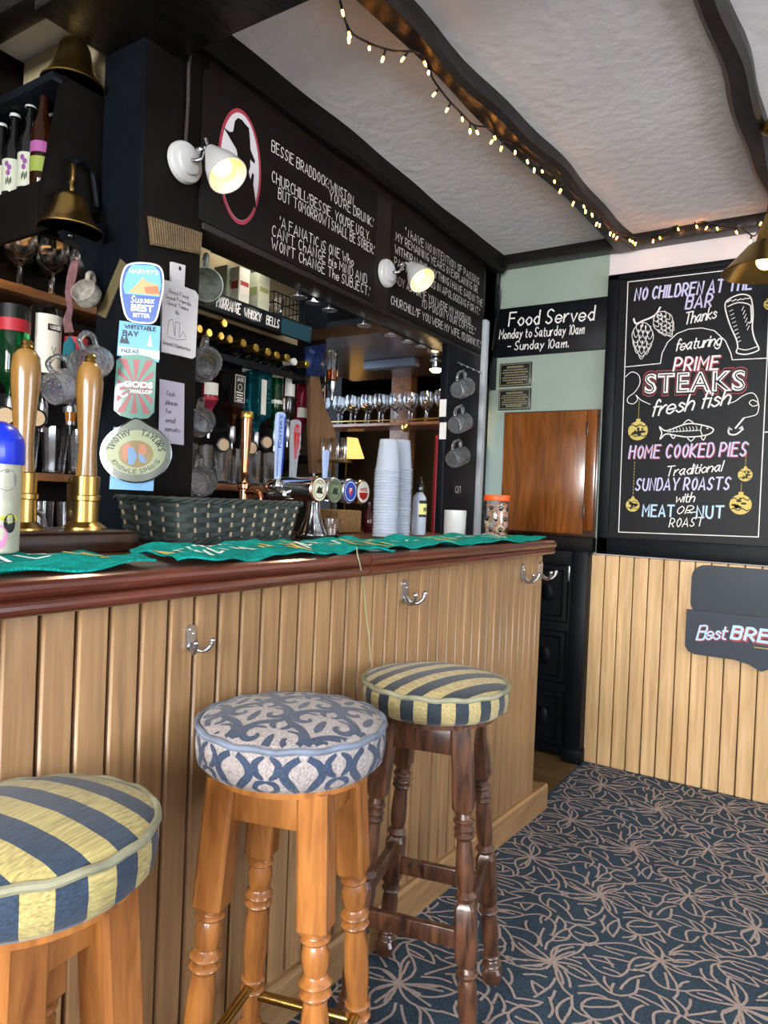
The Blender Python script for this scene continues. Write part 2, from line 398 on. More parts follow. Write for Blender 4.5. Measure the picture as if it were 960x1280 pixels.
# the woven repeat: flowers and leaves drawn as curves that stop where they meet another
CU, CV, GS = .70, .455, .0035
occ = {}; curves = []
def cell(x, y): return (int((x % CU)/GS), int((y % CV)/GS))
def resample(pts, st=.004):
    q = smooth([(x, y, 0) for x, y in pts], 8); out = [(q[0].x, q[0].y)]
    for p in q[1:]:
        while math.dist(out[-1], (p.x, p.y)) > st:
            d = math.dist(out[-1], (p.x, p.y)); out.append((out[-1][0]+(p.x-out[-1][0])*st/d, out[-1][1]+(p.y-out[-1][1])*st/d))
    return out
def lay(pts, skip=5, least=.042):
    r = resample(pts); keep = []
    for i, p in enumerate(r):
        if i > skip and any(cell(p[0]+dx, p[1]+dy) in occ for dx in (-.003, 0, .003) for dy in (-.003, 0, .003)):
            keep.append(p); break
        keep.append(p)
    if len(keep)*.004 < least: return False
    for p in keep: occ[cell(*p)] = 1
    curves.append(keep); return True
rnd = random.Random(21)
FLW = ((0, 0, 9, .125, .205, 1), (.27, -.12, 9, .125, .205, -1), (.50, .08, 7, .10, .16, 1))
todo = []
for cx, cy, n, l0, l1, sw in FLW:
    for i in range(n):
        a = 2*PI*(i+.3)/n+rnd.uniform(-.12, .12); L = (l1 if i % 2 else l0)*rnd.uniform(.9, 1.1); wd = L*rnd.uniform(.16, .22); bend = sw*rnd.uniform(.15, .5)*L
        def q(t, s_, a=a, L=L, wd=wd, bend=bend, cx=cx, cy=cy):
            x = t*L; y = s_*wd*math.sin(PI*min(1, t)**1.3)**.8+bend*t*t
            return cx+x*math.cos(a)-y*math.sin(a), cy+x*math.sin(a)+y*math.cos(a)
        for s_ in (1, -1): todo.append((i % 2, [q(t, s_) for t in (0, .12, .3, .5, .7, .86, .96, 1)]))
        x, y = q(1, 0); c1 = a+sw*.6; c2 = a-sw*.6; l = .055
        todo.append((2, [(x, y), (x+l*math.cos(c1), y+l*math.sin(c1)), (x+l*math.cos(c1)+l*math.cos(c2), y+l*math.sin(c1)+l*math.sin(c2)), (x+l*math.cos(c1)+2*l*math.cos(c2-sw*.5), y+l*math.sin(c1)+2*l*math.sin(c2-sw*.5))]))
        todo.append((3, [q(.35, .4), q(.55, .3), q(.8, .05)]))
for _, pts in sorted(todo, key=lambda t: t[0]): lay(pts, 9)
for k in range(900):                                  # leaves and tendrils in whatever ground is left
    u = rnd.uniform(0, CU); v = rnd.uniform(0, CV)
    if any(cell(u+dx*.007, v+dy*.007) in occ for dx in (-2, -1, 0, 1, 2) for dy in (-2, -1, 0, 1, 2)): continue
    cs = min(((f[0]+CU*p, f[1]+CV*q_) for f in FLW for p in (-1, 0, 1) for q_ in (-1, 0, 1)), key=lambda c: math.dist(c, (u, v)))
    a = math.atan2(v-cs[1], u-cs[0])+rnd.choice((.9, -.9, 1.3)); L = rnd.uniform(.08, .13); w = L*rnd.uniform(.14, .22); bd = rnd.choice((-1, 1))*L*.35
    f = lambda t, s_: (u+t*L*math.cos(a)-(s_*w*math.sin(PI*t)+bd*t*t)*math.sin(a), v+t*L*math.sin(a)+(s_*w*math.sin(PI*t)+bd*t*t)*math.cos(a))
    if lay([f(t, 1) for t in (0, .2, .45, .7, .9, 1)], 1): lay([f(t, -1) for t in (0, .2, .45, .7, .9, 1)], 5)
    lay([f(0, 0), f(-.25, .8), f(-.5, 2.2)], 5)
for i in range(-1, 6):
    for j in range(-9, 4):
        ox = -.83+CU*i; oy = 2.83+CV*j
        for ci, c in enumerate(curves):
            r = [(x+ox, y+oy) for x, y in c[::2]+([c[-1]] if len(c) % 2 == 0 else [])]
            r = [(x+random.uniform(-.0007, .0007), y+random.uniform(-.0007, .0007)) for x, y in r if -.985 < x < 2.8 and -1.2 < y < 3.53]
            if len(r) < 3 or max(math.dist(p, q) for p, q in zip(r, r[1:])) > .03: continue
            k0 = len(b.v); b.ribbon(r, .0070)
            for k in range(k0, len(b.v)): x, y, _ = b.v[k]; b.v[k] = (x, y, fl(y)+.0008+(ci % 40)*.00003)
struct('floor', b, [m_carpet, m_carpet_line])
struct('floor_servery', B().box(-5, -.9945, -2.75, 6.6, -.05, -.001), wood('servery_boards', '#4a3a22', '#6f5833', .5, (3, 20, 20), 2))

# ---------------------------------------------------------------- ceiling and walls
struct('ceiling', B().box(-2.3, 2.85, -2.75, 3.7, 2.60, 2.7), m_ceiling)
struct('wall_back', B().box(-1.60, -.975, 3.56, 3.68, 0, 2.6), m_green)
struct('wall_back_right', B().box(-.975, 2.85, 3.56, 3.68, 0, 2.6), m_white_wall)
def holed(axis, pos, th, a0, a1, z1, holes):
    """wall across 'axis' at pos with (a, b, zlo, zhi) openings"""
    b = B(); cur = a0
    def bx(u0, u1, w0, w1):
        if axis == 'y': b.box(u0, u1, pos-th, pos, w0, w1)
        else: b.box(pos, pos+th, u0, u1, w0, w1)
    for (h0, h1, w0, w1) in holes:
        bx(cur, h0, 0, z1); bx(h0, h1, 0, w0); bx(h0, h1, w1, z1); cur = h1
    bx(cur, a1, 0, z1); return b
struct('wall_rear', holed('y', -2.7, .1, -2.3, 2.85, 2.6, [(-.62, .52, .95, 2.15), (.8, 2.1, .95, 2.15)]), m_white_wall)
struct('wall_right', holed('x', 2.8, .1, -2.75, 3.6, 2.6, [(.75, 2.45, .9, 2.1)]), m_white_wall)
m_frame = mat('window_white', '#e8e6e0', .5)
m_pane = mat('window_pane', '#ffffff', .0, trans=1.0, ior=1.01)
def window(n, axis, pos, a0, a1, z0, z1):
    f = B(); am = (a0+a1)/2; zm = (z0+z1)/2
    for u0, u1, w0, w1 in ((a0, a0+.06, z0, z1), (a1-.06, a1, z0, z1), (a0, a1, z0, z0+.06), (a0, a1, z1-.06, z1), (am-.02, am+.02, z0, z1), (a0, a1, zm-.02, zm+.02)):
        if axis == 'y': f.box(u0, u1, pos-.03, pos+.03, w0, w1)
        else: f.box(pos-.03, pos+.03, u0, u1, w0, w1)
    o = struct('window_%d' % n, f, m_frame)
    g = B()
    if axis == 'y': g.box(a0+.05, a1-.05, pos-.003, pos+.003, z0+.05, z1-.05)
    else: g.box(pos-.003, pos+.003, a0+.05, a1-.05, z0+.05, z1-.05)
    link('pane', g, m_pane, o)
window(1, 'y', -2.76, -.62, .52, .95, 2.15); window(2, 'y', -2.76, .8, 2.1, .95, 2.15); window(3, 'x', 2.86, .75, 2.45, .9, 2.1)
# servery: its back wall, the cream strip near the ceiling, the lowered soffit
struct('wall_left', B().box(-2.32, -2.2, -2.75, 2.86, 0, 2.6), m_brownblack)
struct('wall_servery', B().box(-2.2, -2.19, 1.56, 2.62, 2.0, 2.6), m_cream)
struct('wall_servery_left', B().box(-2.19, -1.73, 1.24, 1.26, 2.3, 2.6), m_cream)
m_soffit = wood('soffit_boards', '#2c1a10', '#4a2f1c', .35, (3, 20, 20), 2, coat=.3)
struct('ceiling_servery', B().box(-2.6, -1.69, 2.66, 3.68, 2.03, 2.08), m_soffit)
# the room beyond the servery's end
m_far = mat('far_room_wall', '#8d7450', .8, var=.1, vscale=3)
struct('wall_far', B().box(-5, -1.3, 6.4, 6.5, 0, 2.5), m_far)
struct('wall_far_left', B().box(-5, -4.9, 2.8, 6.5, 0, 2.5), m_brownblack)
struct('wall_far_right', B().box(-1.60, -1.5, 3.68, 6.5, 0, 2.5), m_far)
struct('ceiling_far', B().box(-5, -2.32, 2.86, 6.5, 2.4, 2.5).box(-2.32, -1.3, 3.68, 6.5, 2.4, 2.5), m_brownblack)
b = B(); b.box(-5, -2.62, 3.58, 3.66, 0, 2.4); b.box(-2.62, -1.60, 3.58, 3.66, 2.06, 2.4); b.box(-2.62, -1.60, 3.58, 3.66, 0, 1.02)
struct('wall_servery_end', b, m_brownblack)

# beams
def wavy_beam(name, p0, p1, w, h, seed, m, amp=.012, n=26):
    """old hewn beam under the ceiling from p0 to p1 (plan), wandering a little along both edges"""
    rnd = random.Random(seed); p0 = Vector((*p0, 0)); p1 = Vector((*p1, 0)); t = (p1-p0).normalized(); nrm = Vector((-t.y, t.x, 0))
    ph = [rnd.uniform(0, 6) for _ in range(6)]; vs = []; fs = []
    wv = lambda s, a: amp*(math.sin(s*5+ph[a])+.6*math.sin(s*13+ph[a+1]))
    for i in range(n+1):
        s = i/n; p = p0.lerp(p1, s); L = s*(p1-p0).length
        wl = w/2+wv(L, 0); wr = w/2+wv(L, 2); hh = h+wv(L, 4)*.7; c = .016
        for o, z in ((-wl, 2.61), (-wl, 2.60-hh+c), (-wl+c, 2.60-hh), (wr-c, 2.60-hh), (wr, 2.60-hh+c), (wr, 2.61)):
            q = p+nrm*o; vs.append((q.x, q.y, z))
    for i in range(n):
        for j in range(6): fs.append((i*6+j, i*6+(j+1) % 6, (i+1)*6+(j+1) % 6, (i+1)*6+j))
    fs.append(tuple(range(6))); fs.append(tuple(n*6+j for j in range(6)))
    return struct(name, B().add(vs, fs, True), m, ang=30)
wavy_beam('trim_1', (-1.058, 1.30), (-.885, 3.52), .088, .062, 3, m_beam, .008)
wavy_beam('trim_2', (-.345, 1.30), (-.215, 3.52), .075, .05, 9, m_beam, .008)
struct('trim_3', B().box(-1.60, 2.8, 3.47, 3.56, 2.548, 2.61, .008), m_beam)                 # along the back wall
struct('trim_4', B().box(-1.735, 2.8, 1.0, 1.315, 2.455, 2.61, .01).box(-2.3, -1.73, 1.0, 1.075, 2.50, 2.61, .008), m_beam)                    # across the room over the bar's near end
wavy_beam('trim_5', (-1.545, 1.30), (-1.545, 3.50), .06, .085, 5, m_brownblack, .005)          # over the quote boards
m_lintel = mat('lintel_paint', '#16100b', .4, spec=.35, var=.3, vscale=6)
# the bar's fascia, its pillar and its far post
struct('wall_fascia', B().box(-1.68, -1.56, 1.42, 3.50, 2.030, 2.61, .006), m_lintel)
b = B(); b.box(-1.73, -1.56, 1.21, 1.42, 1.13, 2.60, .006); b.m = 1; b.box(-1.728, -1.562, 1.205, 1.2101, 1.14, 2.59)
struct('wall_pillar', b, [m_brownblack, m_blueblack])
b = B(); b.box(-1.60, -1.56, 2.985, 3.47, 0, 2.04, .006); b.box(-1.64, -1.56, 3.36, 3.56, 1.9, 2.6, .006)
struct('wall_post', b, m_blueblack)
struct('trim_6', B().box(-1.572, -1.535, 3.345, 3.39, 1.04, 2.235, .008), mat('upright_paint', '#aeb2b4', .5))             # white upright at the post
# wainscot: tongue and groove boards with open V joints
b = B(); x = -.995; k = 0
b.m = 1; b.box(-1.0, 2.8, 3.549, 3.56, 0, 1.045); b.m = 0
while x < 2.75:
    b.box(x+.0022, min(x+.069-.0022, 2.79), 3.535, 3.552, 0.0, 1.045, .0035, 1); x += .069
struct('baseboard_back', b, [m_wains, m_groove])
struct('trim_7', B().box(-1.075, -.992, 3.47, 3.56, 0, 1.06, .006).box(-1.08, -.985, 3.462, 3.57, 0, .07, .004), m_blueblack)
struct('trim_8', B().box(-1.58, -.98, 3.50, 3.56, 1.055, 1.128, .006), m_brownblack)
# dark panelled door at the passage's end
dr = struct('door_1', B().box(-1.60, -1.075, 3.515, 3.555, 0.01, 1.055, .004), m_blueblack)
b = B()
for x0, x1 in ((-1.56, -1.35), (-1.31, -1.10)):
    for z0, z1 in ((.06, .33), (.38, .64), (.69, .98)):
        for e, d in ((0, .012), (.03, .02)):
            b.tube([(x0+e, 3.512, z0+e), (x1-e, 3.512, z0+e), (x1-e, 3.512, z1-e), (x0+e, 3.512, z1-e)], .007, 6, closed=True)
        b.ball(((x0+x1)/2, 3.512, (z0+z1)/2), .03, sc=(1, .4, 1.6))
link('moulding', b, m_blueblack, dr)
link('latch', B().box(-1.105, -1.09, 3.50, 3.517, .90, .98, .003), m_steel, dr)

# ---------------------------------------------------------------- the bar counter
bar = thing('bar_counter', 'long pine-boarded pub bar with mahogany edge and worktop', 'bar counter', (-1.2, 1.1, 0))
XB = -.969; Y0, Y1 = -.6, 2.752
b = B(); y = Y1
b.m = 1; b.box(XB-.03, XB-.012, Y0, Y1-.002, .06, 1.085); b.m = 0
k = 0
while y > Y0:
    b.box(XB-.014, XB, y-.0597+.0027, y-.0027, .06, 1.09, .004, 1); y -= .0597
part('front_panelling', b, [m_pine, m_groove], bar)
part('end_panelling', B().box(XB-.55, XB-.004, Y1-.02, Y1, 0.0, 1.09, .003), m_pine_plain, bar)
def loft_y(b, prof, y_list, zf=None):
    n = len(prof); vs = []
    for y in y_list:
        for x, z in prof: vs.append((x, y, z+(zf(y) if zf else 0)))
    fs = [(i*n+j, i*n+(j+1) % n, (i+1)*n+(j+1) % n, (i+1)*n+j) for i in range(len(y_list)-1) for j in range(n)]
    fs += [tuple(range(n)), tuple((len(y_list)-1)*n+j for j in range(n))]
    return b.add(vs, fs)
yl = [Y0, .5, 1.0, 1.2, 1.4, 1.6, 1.75, 2.1, 2.5, 2.78]
sk = B(); loft_y(sk, [(XB-.01, -.02), (XB+.018, -.02), (XB+.018, .094), (XB+.012, .104), (XB-.01, .104)], yl+[2.885], fl)
part('skirting', sk, m_pine_plain, bar)
part('end_step', B().box(XB-.4, XB-.01, 2.75, 2.885, 0, .10, .003), m_pine_plain, bar)
part('worktop', B().box(-1.74, -.955, Y0, 2.79, 1.098, 1.134, .003), m_mahog, bar)
up = arc(-.952, 1.119, .020, .016, -90, 90, 8); lo = arc(-.948, 1.092, .012, .013, -100, 90, 8)
r1 = B(); loft_y(r1, [(-.98, 1.135), (-.98, 1.104)]+[(x, z) for x, z in up], [Y0, 1.425]); loft_y(r1, [(-.98, 1.135), (-.98, 1.104)]+[(x+.002, z) for x, z in up], [1.428, 2.80])
part('upper_moulding', r1, m_mahog, bar, ang=50)
r2 = B(); loft_y(r2, [(-.98, 1.105), (-.98, 1.078)]+[(x, z) for x, z in lo], [Y0, 1.425]); loft_y(r2, [(-.98, 1.105), (-.98, 1.078)]+[(x+.002, z) for x, z in lo], [1.428, 2.795])
part('lower_moulding', r2, m_mahog, bar, ang=50)
rd = B(); rd.box(-1.6, -.935, 2.785, 2.805, 1.10, 1.135, .008); part('end_moulding', rd, m_mahog, bar)
# ---------------------------------------------------------------- bar stools
m_honey = wood('honey_varnished_beech', '#7d4a22', '#b8783b', .25, (26, 26, 3), 1.8, coat=.5)
m_oak = wood('dark_stained_oak', '#1c0e09', '#67422c', .3, (24, 24, 5), 2.6, coat=.45, bump=.2)
m_tube_brass = mat('brass_tube', '#b79a55', .22, 1.0)
def rot2(x, y, a): return x*math.cos(a)-y*math.sin(a), x*math.sin(a)+y*math.cos(a)
def scroll_pattern(b, prof, R):
    """navy scrolls woven over the crown and round the side of a cushion"""
    top = [p for p in prof if p[1] >= -.008]; side = [p for p in prof if p[1] < -.004]
    def h(r):
        for (r0, z0), (r1, z1) in zip(top, top[1:]):
            if r0 <= r <= r1: return z0+(z1-z0)*(r-r0)/(r1-r0)
        return top[-1][1]
    def rad(z):
        for (r0, z0), (r1, z1) in zip(side, side[1:]):
            if z1 <= z <= z0: return r0+(r1-r0)*(z-z0)/(z1-z0)
        return R
    def stroke(pts, w0, w1, put, ok):
        q = smooth([(x, y, 0) for x, y in pts], 6); n = len(q); vs = []; good = []
        for i, p in enumerate(q):
            d = (q[min(n-1, i+1)]-q[max(0, i-1)]); d = Vector((-d.y, d.x, 0)).normalized(); w = (w0+(w1-w0)*math.sin(PI*i/(n-1))**.8)/2
            for s_ in (w, 0, -w): vs.append(put(p.x+d.x*s_, p.y+d.y*s_))
            good.append(all(ok(p.x+d.x*s_, p.y+d.y*s_) for s_ in (w, -w)))
        fs = [f for i in range(n-1) if good[i] and good[i+1] for f in ((3*i, 3*i+1, 3*i+4, 3*i+3), (3*i+1, 3*i+2, 3*i+5, 3*i+4))]
        b.add(vs, fs, True)
    pt = lambda x, y: (x, y, h(math.hypot(x, y))+.0007); okt = lambda x, y: math.hypot(x, y) < R*.965
    S = .118
    for i in range(-3, 4):
        for j in range(-4, 5):
            cx = S*(i+.5*(j % 2))+.02; cy = S*.62*j+.01
            for m in (-1, 1):
                stroke([(cx+m*(.030+(.004+.019*t/6)*math.cos(t*.85+2.4)), cy+.006+(.004+.019*t/6)*math.sin(t*.85+2.4)) for t in range(8)], .003, .0115, pt, okt)
                stroke([(cx, cy-.058), (cx+m*.020, cy-.036), (cx+m*.050, cy-.016), (cx+m*.058, cy+.012), (cx+m*.040, cy+.040), (cx+m*.010, cy+.060)], .004, .0125, pt, okt)
                stroke([(cx+m*.004, cy+.030), (cx+m*.014, cy+.040), (cx+m*.012, cy+.056)], .002, .010, pt, okt)
            stroke([(cx, cy-.030), (cx, cy-.012), (cx, cy+.014)], .002, .014, pt, okt)
    n = 9; U = 2*PI*R/n; zb = prof[-3][1]; zt_ = -.012; Hh = zt_-zb
    ps = lambda u, v: (lambda z: ((rad(z)+.0008)*math.cos(u/R), (rad(z)+.0008)*math.sin(u/R), z))(zb+v*Hh); oks = lambda u, v: -.02 <= v <= 1.02
    def sstroke(pts, w0, w1):                          # v runs 0..1 up the side; widths in metres
        stroke([(u, v*Hh) for u, v in pts], w0, w1, lambda u, y: ps(u, y/Hh), lambda u, y: oks(u, y/Hh))
    for k in range(n):
        u = k*U
        for m in (-1, 1):
            sstroke([(u+m*U*.50, 1.0), (u+m*U*.30, .78), (u+m*U*.24, .5), (u+m*U*.36, .22), (u+m*U*.46, .0)], .007, .014)
            sstroke([(u+m*U*.04, .98), (u+m*U*.16, .80), (u+m*U*.14, .56), (u+m*U*.04, .42)], .003, .012)
            sstroke([(u+m*U*.03, .0), (u+m*U*.15, .14), (u+m*U*.12, .30), (u+m*U*.0, .36)], .003, .009)
def stool(name, label, cx, cy, fz, sz, R, cush, ang, top_d, foot_d, style, m_wood, m_fab, m_pipe):
    """a round stool: seat rim sz and floor fz are heights in the room"""
    t = thing(name, label, 'stool', (cx, cy, fz), ang)
    H = sz-fz
    # cushion: crowned top, straight side with a tucked foot
    hs = cush
    pr = [(0.0001, H+.022), (R*.3, H+.021), (R*.6, H+.015), (R*.85, H+.006), (R*.97, H-.002), (R*1.0, H-.008), (R*1.015, H-.02), (R*1.02, H-hs*.5), (R*1.0, H-hs*.85), (R*.93, H-hs), (R*.8, H-hs-.002), (0.0001, H-hs-.002)]
    cb = B().lathe([(r, z-H) for r, z in pr], 64); cm = [m_fab]
    if isinstance(m_fab, (list, tuple)): cm = list(m_fab); cb.m = 1; scroll_pattern(cb, [(r, z-H) for r, z in pr], R)
    c = link('cushion', cb, cm, t, ang=80); c.location = (0, 0, H)
    pp = B(); pp.tube([(R*1.0*math.cos(2*PI*i/72), R*1.0*math.sin(2*PI*i/72), H-.006+.0015*math.sin(i*1.3)) for i in range(72)], .0058, 8, closed=True)
    part('piping', pp, m_pipe, t, world=False)
    zt = H-hs-.002                                          # the frame's top
    part('seat_board', B().lathe([(R*.86, zt-.012), (R*.86, zt+.004), (.0001, zt+.004)], 40).lathe([(0.0001, zt-.012), (R*.86, zt-.012)], 40), m_wood, t, world=False)
    feet = []
    for k in range(4):
        a = PI/2*k+PI/4
        d = lambda s: Vector((s*math.cos(a), s*math.sin(a), 0))
        top = d(top_d)+Vector((0, 0, zt-.01)); foot = d(foot_d); feet.append((top, foot))
        ax = (top-foot); L = ax.length; ax.normalize()
        rad = d(1.0); side = Vector((0, 0, 1)).cross(rad)
        sx = (rad-ax*rad.dot(ax)).normalized(); sy = ax.cross(sx)
        # square faces look along the rails: turn the section 45 degrees
        ux = (sx+sy).normalized(); uy = (sy-sx).normalized()
        M = Matrix(((ux.x, uy.x, ax.x, foot.x), (ux.y, uy.y, ax.y, foot.y), (ux.z, uy.z, ax.z, foot.z), (0, 0, 0, 1)))
        b = B(M)
        def blk(z0, z1, w, top_open=False):
            w2 = w/2; c_ = .006
            def ring(z, q): return [(-q, -q+c_, z), (-q+c_, -q, z), (q-c_, -q, z), (q, -q+c_, z), (q, q-c_, z), (q-c_, q, z), (-q+c_, q, z), (-q, q-c_, z)]
            rs = [ring(z0, w2*.72), ring(z0+.012, w2), ring(z1-.012, w2), ring(z1, w2*(1.0 if top_open else .72))]
            vs = sum(rs, []); fs = [(i*8+j, i*8+(j+1) % 8, (i+1)*8+(j+1) % 8, (i+1)*8+j) for i in range(3) for j in range(8)]
            fs += [tuple(range(8))[::-1], tuple(24+j for j in range(8))]
            b.add(vs, fs)
        def turned(pts): b.lathe(pts, 18)
        bead = lambda z, r, h=.011: [(r*.86, z-h/2), (r*1.0, z-h*.3), (r*1.08, z), (r*1.0, z+h*.3), (r*.86, z+h/2)]
        if style == 'oak':
            w = .044; r = w/2
            blk(L*.735, L, w, True); blk(L*.285, L*.475, w)
            turned([(r*.7, L*.73), (r*.7, L*.742)])
            turned([(r*.72, L*.470), (r*.9, L*.485)]+bead(L*.49, r*1.0)+[(r*.72, L*.505), (r*.88, L*.53), (r*.92, L*.56), (r*.78, L*.63), (r*.72, L*.655)]+bead(L*.668, r*.95)+bead(L*.688, r*.95)+[(r*.74, L*.70)]+bead(L*.713, r*.98)+[(r*.75, L*.74)])
            turned([(r*.75, L*.055)]+bead(L*.068, r*1.0)+[(r*.7, L*.085)]+bead(L*.10, r*.95)+[(r*.8, L*.12), (r*.95, L*.17), (r*.9, L*.23), (r*.74, L*.25)]+bead(L*.265, r*1.02)+[(r*.72, L*.29)])
            blk(0, L*.062, w*1.02)
        else:
            w = .052 if style == 'honey' else .058; r = w/2
            blk(L*.665, L, w, True)
            turned([(r*.62, L*.03), (r*.72, L*.09), (r*.7, L*.14)]+bead(L*.155, r*.85)+[(r*.62, L*.175), (r*.7, L*.2), (r*.72, L*.25)]+bead(L*.265, r*.85, .010)+bead(L*.30, r*.86, .009)[1:]+[(r*.78, L*.33), (r*.92, L*.40), (r*.86, L*.47), (r*.72, L*.515)]+bead(L*.53, r*.95, .013)+[(r*.70, L*.543)]+bead(L*.556, r*.97, .013)+[(r*.72, L*.575), (r*.86, L*.60), (r*.88, L*.625), (r*.7, L*.645)]+bead(L*.655, r*.88, .010)+[(r*.7, L*.67)])
            turned([(r*.5, 0), (r*.75, .004), (r*.8, .02), (r*.62, L*.04)])
        part('leg', b, m_wood, t, world=False, ang=30)
    def at(i, s): return feet[i][1].lerp(feet[i][0], s)
    for i in range(4):
        j = (i+1) % 4
        def rail(nm, s, hgt, th, m, inset=.016):
            p, q = at(i, s), at(j, s); v = (q-p).normalized(); p = p+v*inset; q = q-v*inset; n_ = Vector((v.y, -v.x, 0)); M = frame((p+q)/2, v, (0, 0, 1)); l = (q-p).length/2
            part(nm, B(M).box(-l, l, -hgt/2, hgt/2, -th/2, th/2, .003), m, t, world=False)
        rail('apron', .945, .055 if style == 'oak' else .062, .020, m_wood)
        if style == 'oak':
            rail('stretcher', .43 if i % 2 else .36, .040, .018, m_wood)
        else:
            p, q = at(i, .28 if i % 2 else .245), at(j, .28 if i % 2 else .245)
            part('footrail', B().tube([p, q], .0095, 12), m_tube_brass, t, label='brass foot rail', world=False)
            rail('stretcher', .13, .034, .018, m_wood)
    return t
fab1 = fabric('stripe_fabric_bright', 'stripe', '#a89a62', '#2b3a4c', .148, .034, math.radians(93))
fab2 = fabric('scroll_fabric', 'scroll', '#988f8c', '#364357', .165, .145)
fab2b = fabric('scroll_navy', 'scroll', '#323f54', '#323f54', .165)
fab3 = fabric('stripe_fabric_dark', 'stripe', '#a49567', '#29323b', .172, .0305, math.radians(-31))
pip1 = mat('striped_piping', '#85846c', .7, var=.4, vscale=16); pip2 = mat('blue_piping', '#6a7484', .7, var=.3, vscale=20)
stool('bar_stool', 'honey wood stool with blue and gold striped cushion, nearest the camera at the left edge', -.805, .495, fl(.5), .855, .148, .067, math.radians(5), .090, .132, 'honey_wide', m_honey, fab1, pip1)
stool('bar_stool', 'honey wood stool with navy and grey scroll patterned cushion, standing between two striped stools', -.776, .955, fl(.95), .880, .161, .074, math.radians(16), .114, .168, 'honey', m_honey, [fab2, fab2b], pip2)
stool('bar_stool', 'dark stained wood stool with navy and gold striped cushion beside the bar', -.750, 1.438, fl(1.44), .860, .166, .062, math.radians(13.5), .118, .198, 'oak', m_oak, fab3, pip1)
# ---------------------------------------------------------------- boards over the bar
def quote_board(name, label, y0, y1, z0, z1, lines, M0):
    t = thing(name, label, 'chalkboard', (-1.559, (y0+y1)/2, z0))
    m_bd = m_board
    part('panel', B().box(-1.562, -1.554, y0, y1, z0, z1, .002), m_bd, t)
    for txt, s, e, cap in lines:
        b = B(); p = onX(*s, -1.553); q = onX(*e, -1.553)
        chalk(b, txt, p.y, q.y, (p.z+q.z)/2, cap, .0023, M0, gap=2.2, jit=.0008)
        part('lettering', b, m_chalk, t)
    return t
m_board = mat('brown_chalkboard', '#110d0b', .55, spec=.15, var=.12, vscale=5)
MX = frame((-1.553, 0, 0), (0, 1, 0), (0, 0, 1))
R4 = lambda x, y: (200+x/3.2, 60+y/3.2)
R1 = lambda x, y: (420+x/4, 240+y/4)
CP = .034
qb = quote_board('quote_board', 'long dark board with white lettered quotes and a red oval portrait, nearer the camera', 1.403, 2.315, 2.05, 2.483, [
    ("BESSIE BRADDOCK:'WINSTON,", R4(445, 428), R4(778, 618), CP), ("YOU'RE DRUNK.'", R4(676, 612), R4(852, 712), CP),
    ("CHURCHILL:'BESSIE, YOU'RE UGLY.", R4(445, 545), R4(838, 762), CP), ("BUT TOMORROW I SHALL BE SOBER.'", R4(471, 618), R4(856, 812), CP),
    ("'A FANATiC iS ONE Who", R4(478, 728), R4(772, 862), CP), ("CAN'T ChANGE his MiND AND", R4(445, 768), R4(826, 928), CP), ("WON'T ChANGE The SUBJECT.'", R4(445, 818), R4(838, 978), CP)], MX)
b = B(); cy_, cz_ = 1.556, 2.263
b.flat(arc(cy_, cz_, .092, .172, 0, 360, 40)[:-1], MX, .0004); b.m = 1
b.flat(arc(cy_, cz_, .082, .160, 0, 360, 40)[:-1], MX, .0008); b.m = 2
man = [(-.074, -.072), (-.06, -.02), (-.045, .0), (-.02, .012), (-.014, .03), (-.02, .045), (-.036, .056), (-.075, .085), (-.05, .083), (-.036, .09), (-.03, .125), (-.018, .14), (0, .142), (.012, .136), (.03, .132), (.036, .10), (.04, .07), (.062, .045), (.06, .035), (.04, .04), (.042, .02), (.036, .0), (.045, -.02), (.052, .005), (.06, .0), (.058, -.03), (.07, -.07), (.075, -.1)]
low = arc(0, 0, .0815, .159, -37, -145, 16)
b.flat([(cy_+y, cz_+z) for y, z in man+low], MX, .0012)
part('portrait', b, [mat('oval_red', '#9a3140', .6), mat('oval_grey', '#c9c6c8', .8), m_board], qb, label='red ringed oval with a dark silhouette in a hat')
quote_board('quote_board', 'dark board with white lettered quotes behind the second wall lamp, farther from the camera', 2.44, 3.335, 2.05, 2.483, [
    ('" i hAVE NO INTENTION OF PASSING', R1(345, 225), R1(714, 458), CP), ('MY REMAINING YEARS IN EXPLAINING OR', R1(298, 258), R1(706, 492), CP),
    ('WITHDRAWING ANYTHING I HAVE SAID IN THE', R1(292, 322), R1(732, 560), CP), ('PAST, STILL LESS IN APOLOGISING FOR IT."', R1(290, 385), R1(718, 602), CP),
    ('LADY ASTOR:"IF YOU WERE MY HUSBAND,', R1(282, 462), R1(676, 655), CP), ('I\'D POISON YOUR COFFEE."', R1(430, 590), R1(696, 700), CP),
    ('CHURCHILL:"IF YOU WERE MY WIFE, I\'D DRINK IT."', R1(272, 575), R1(722, 768), CP)], MX)

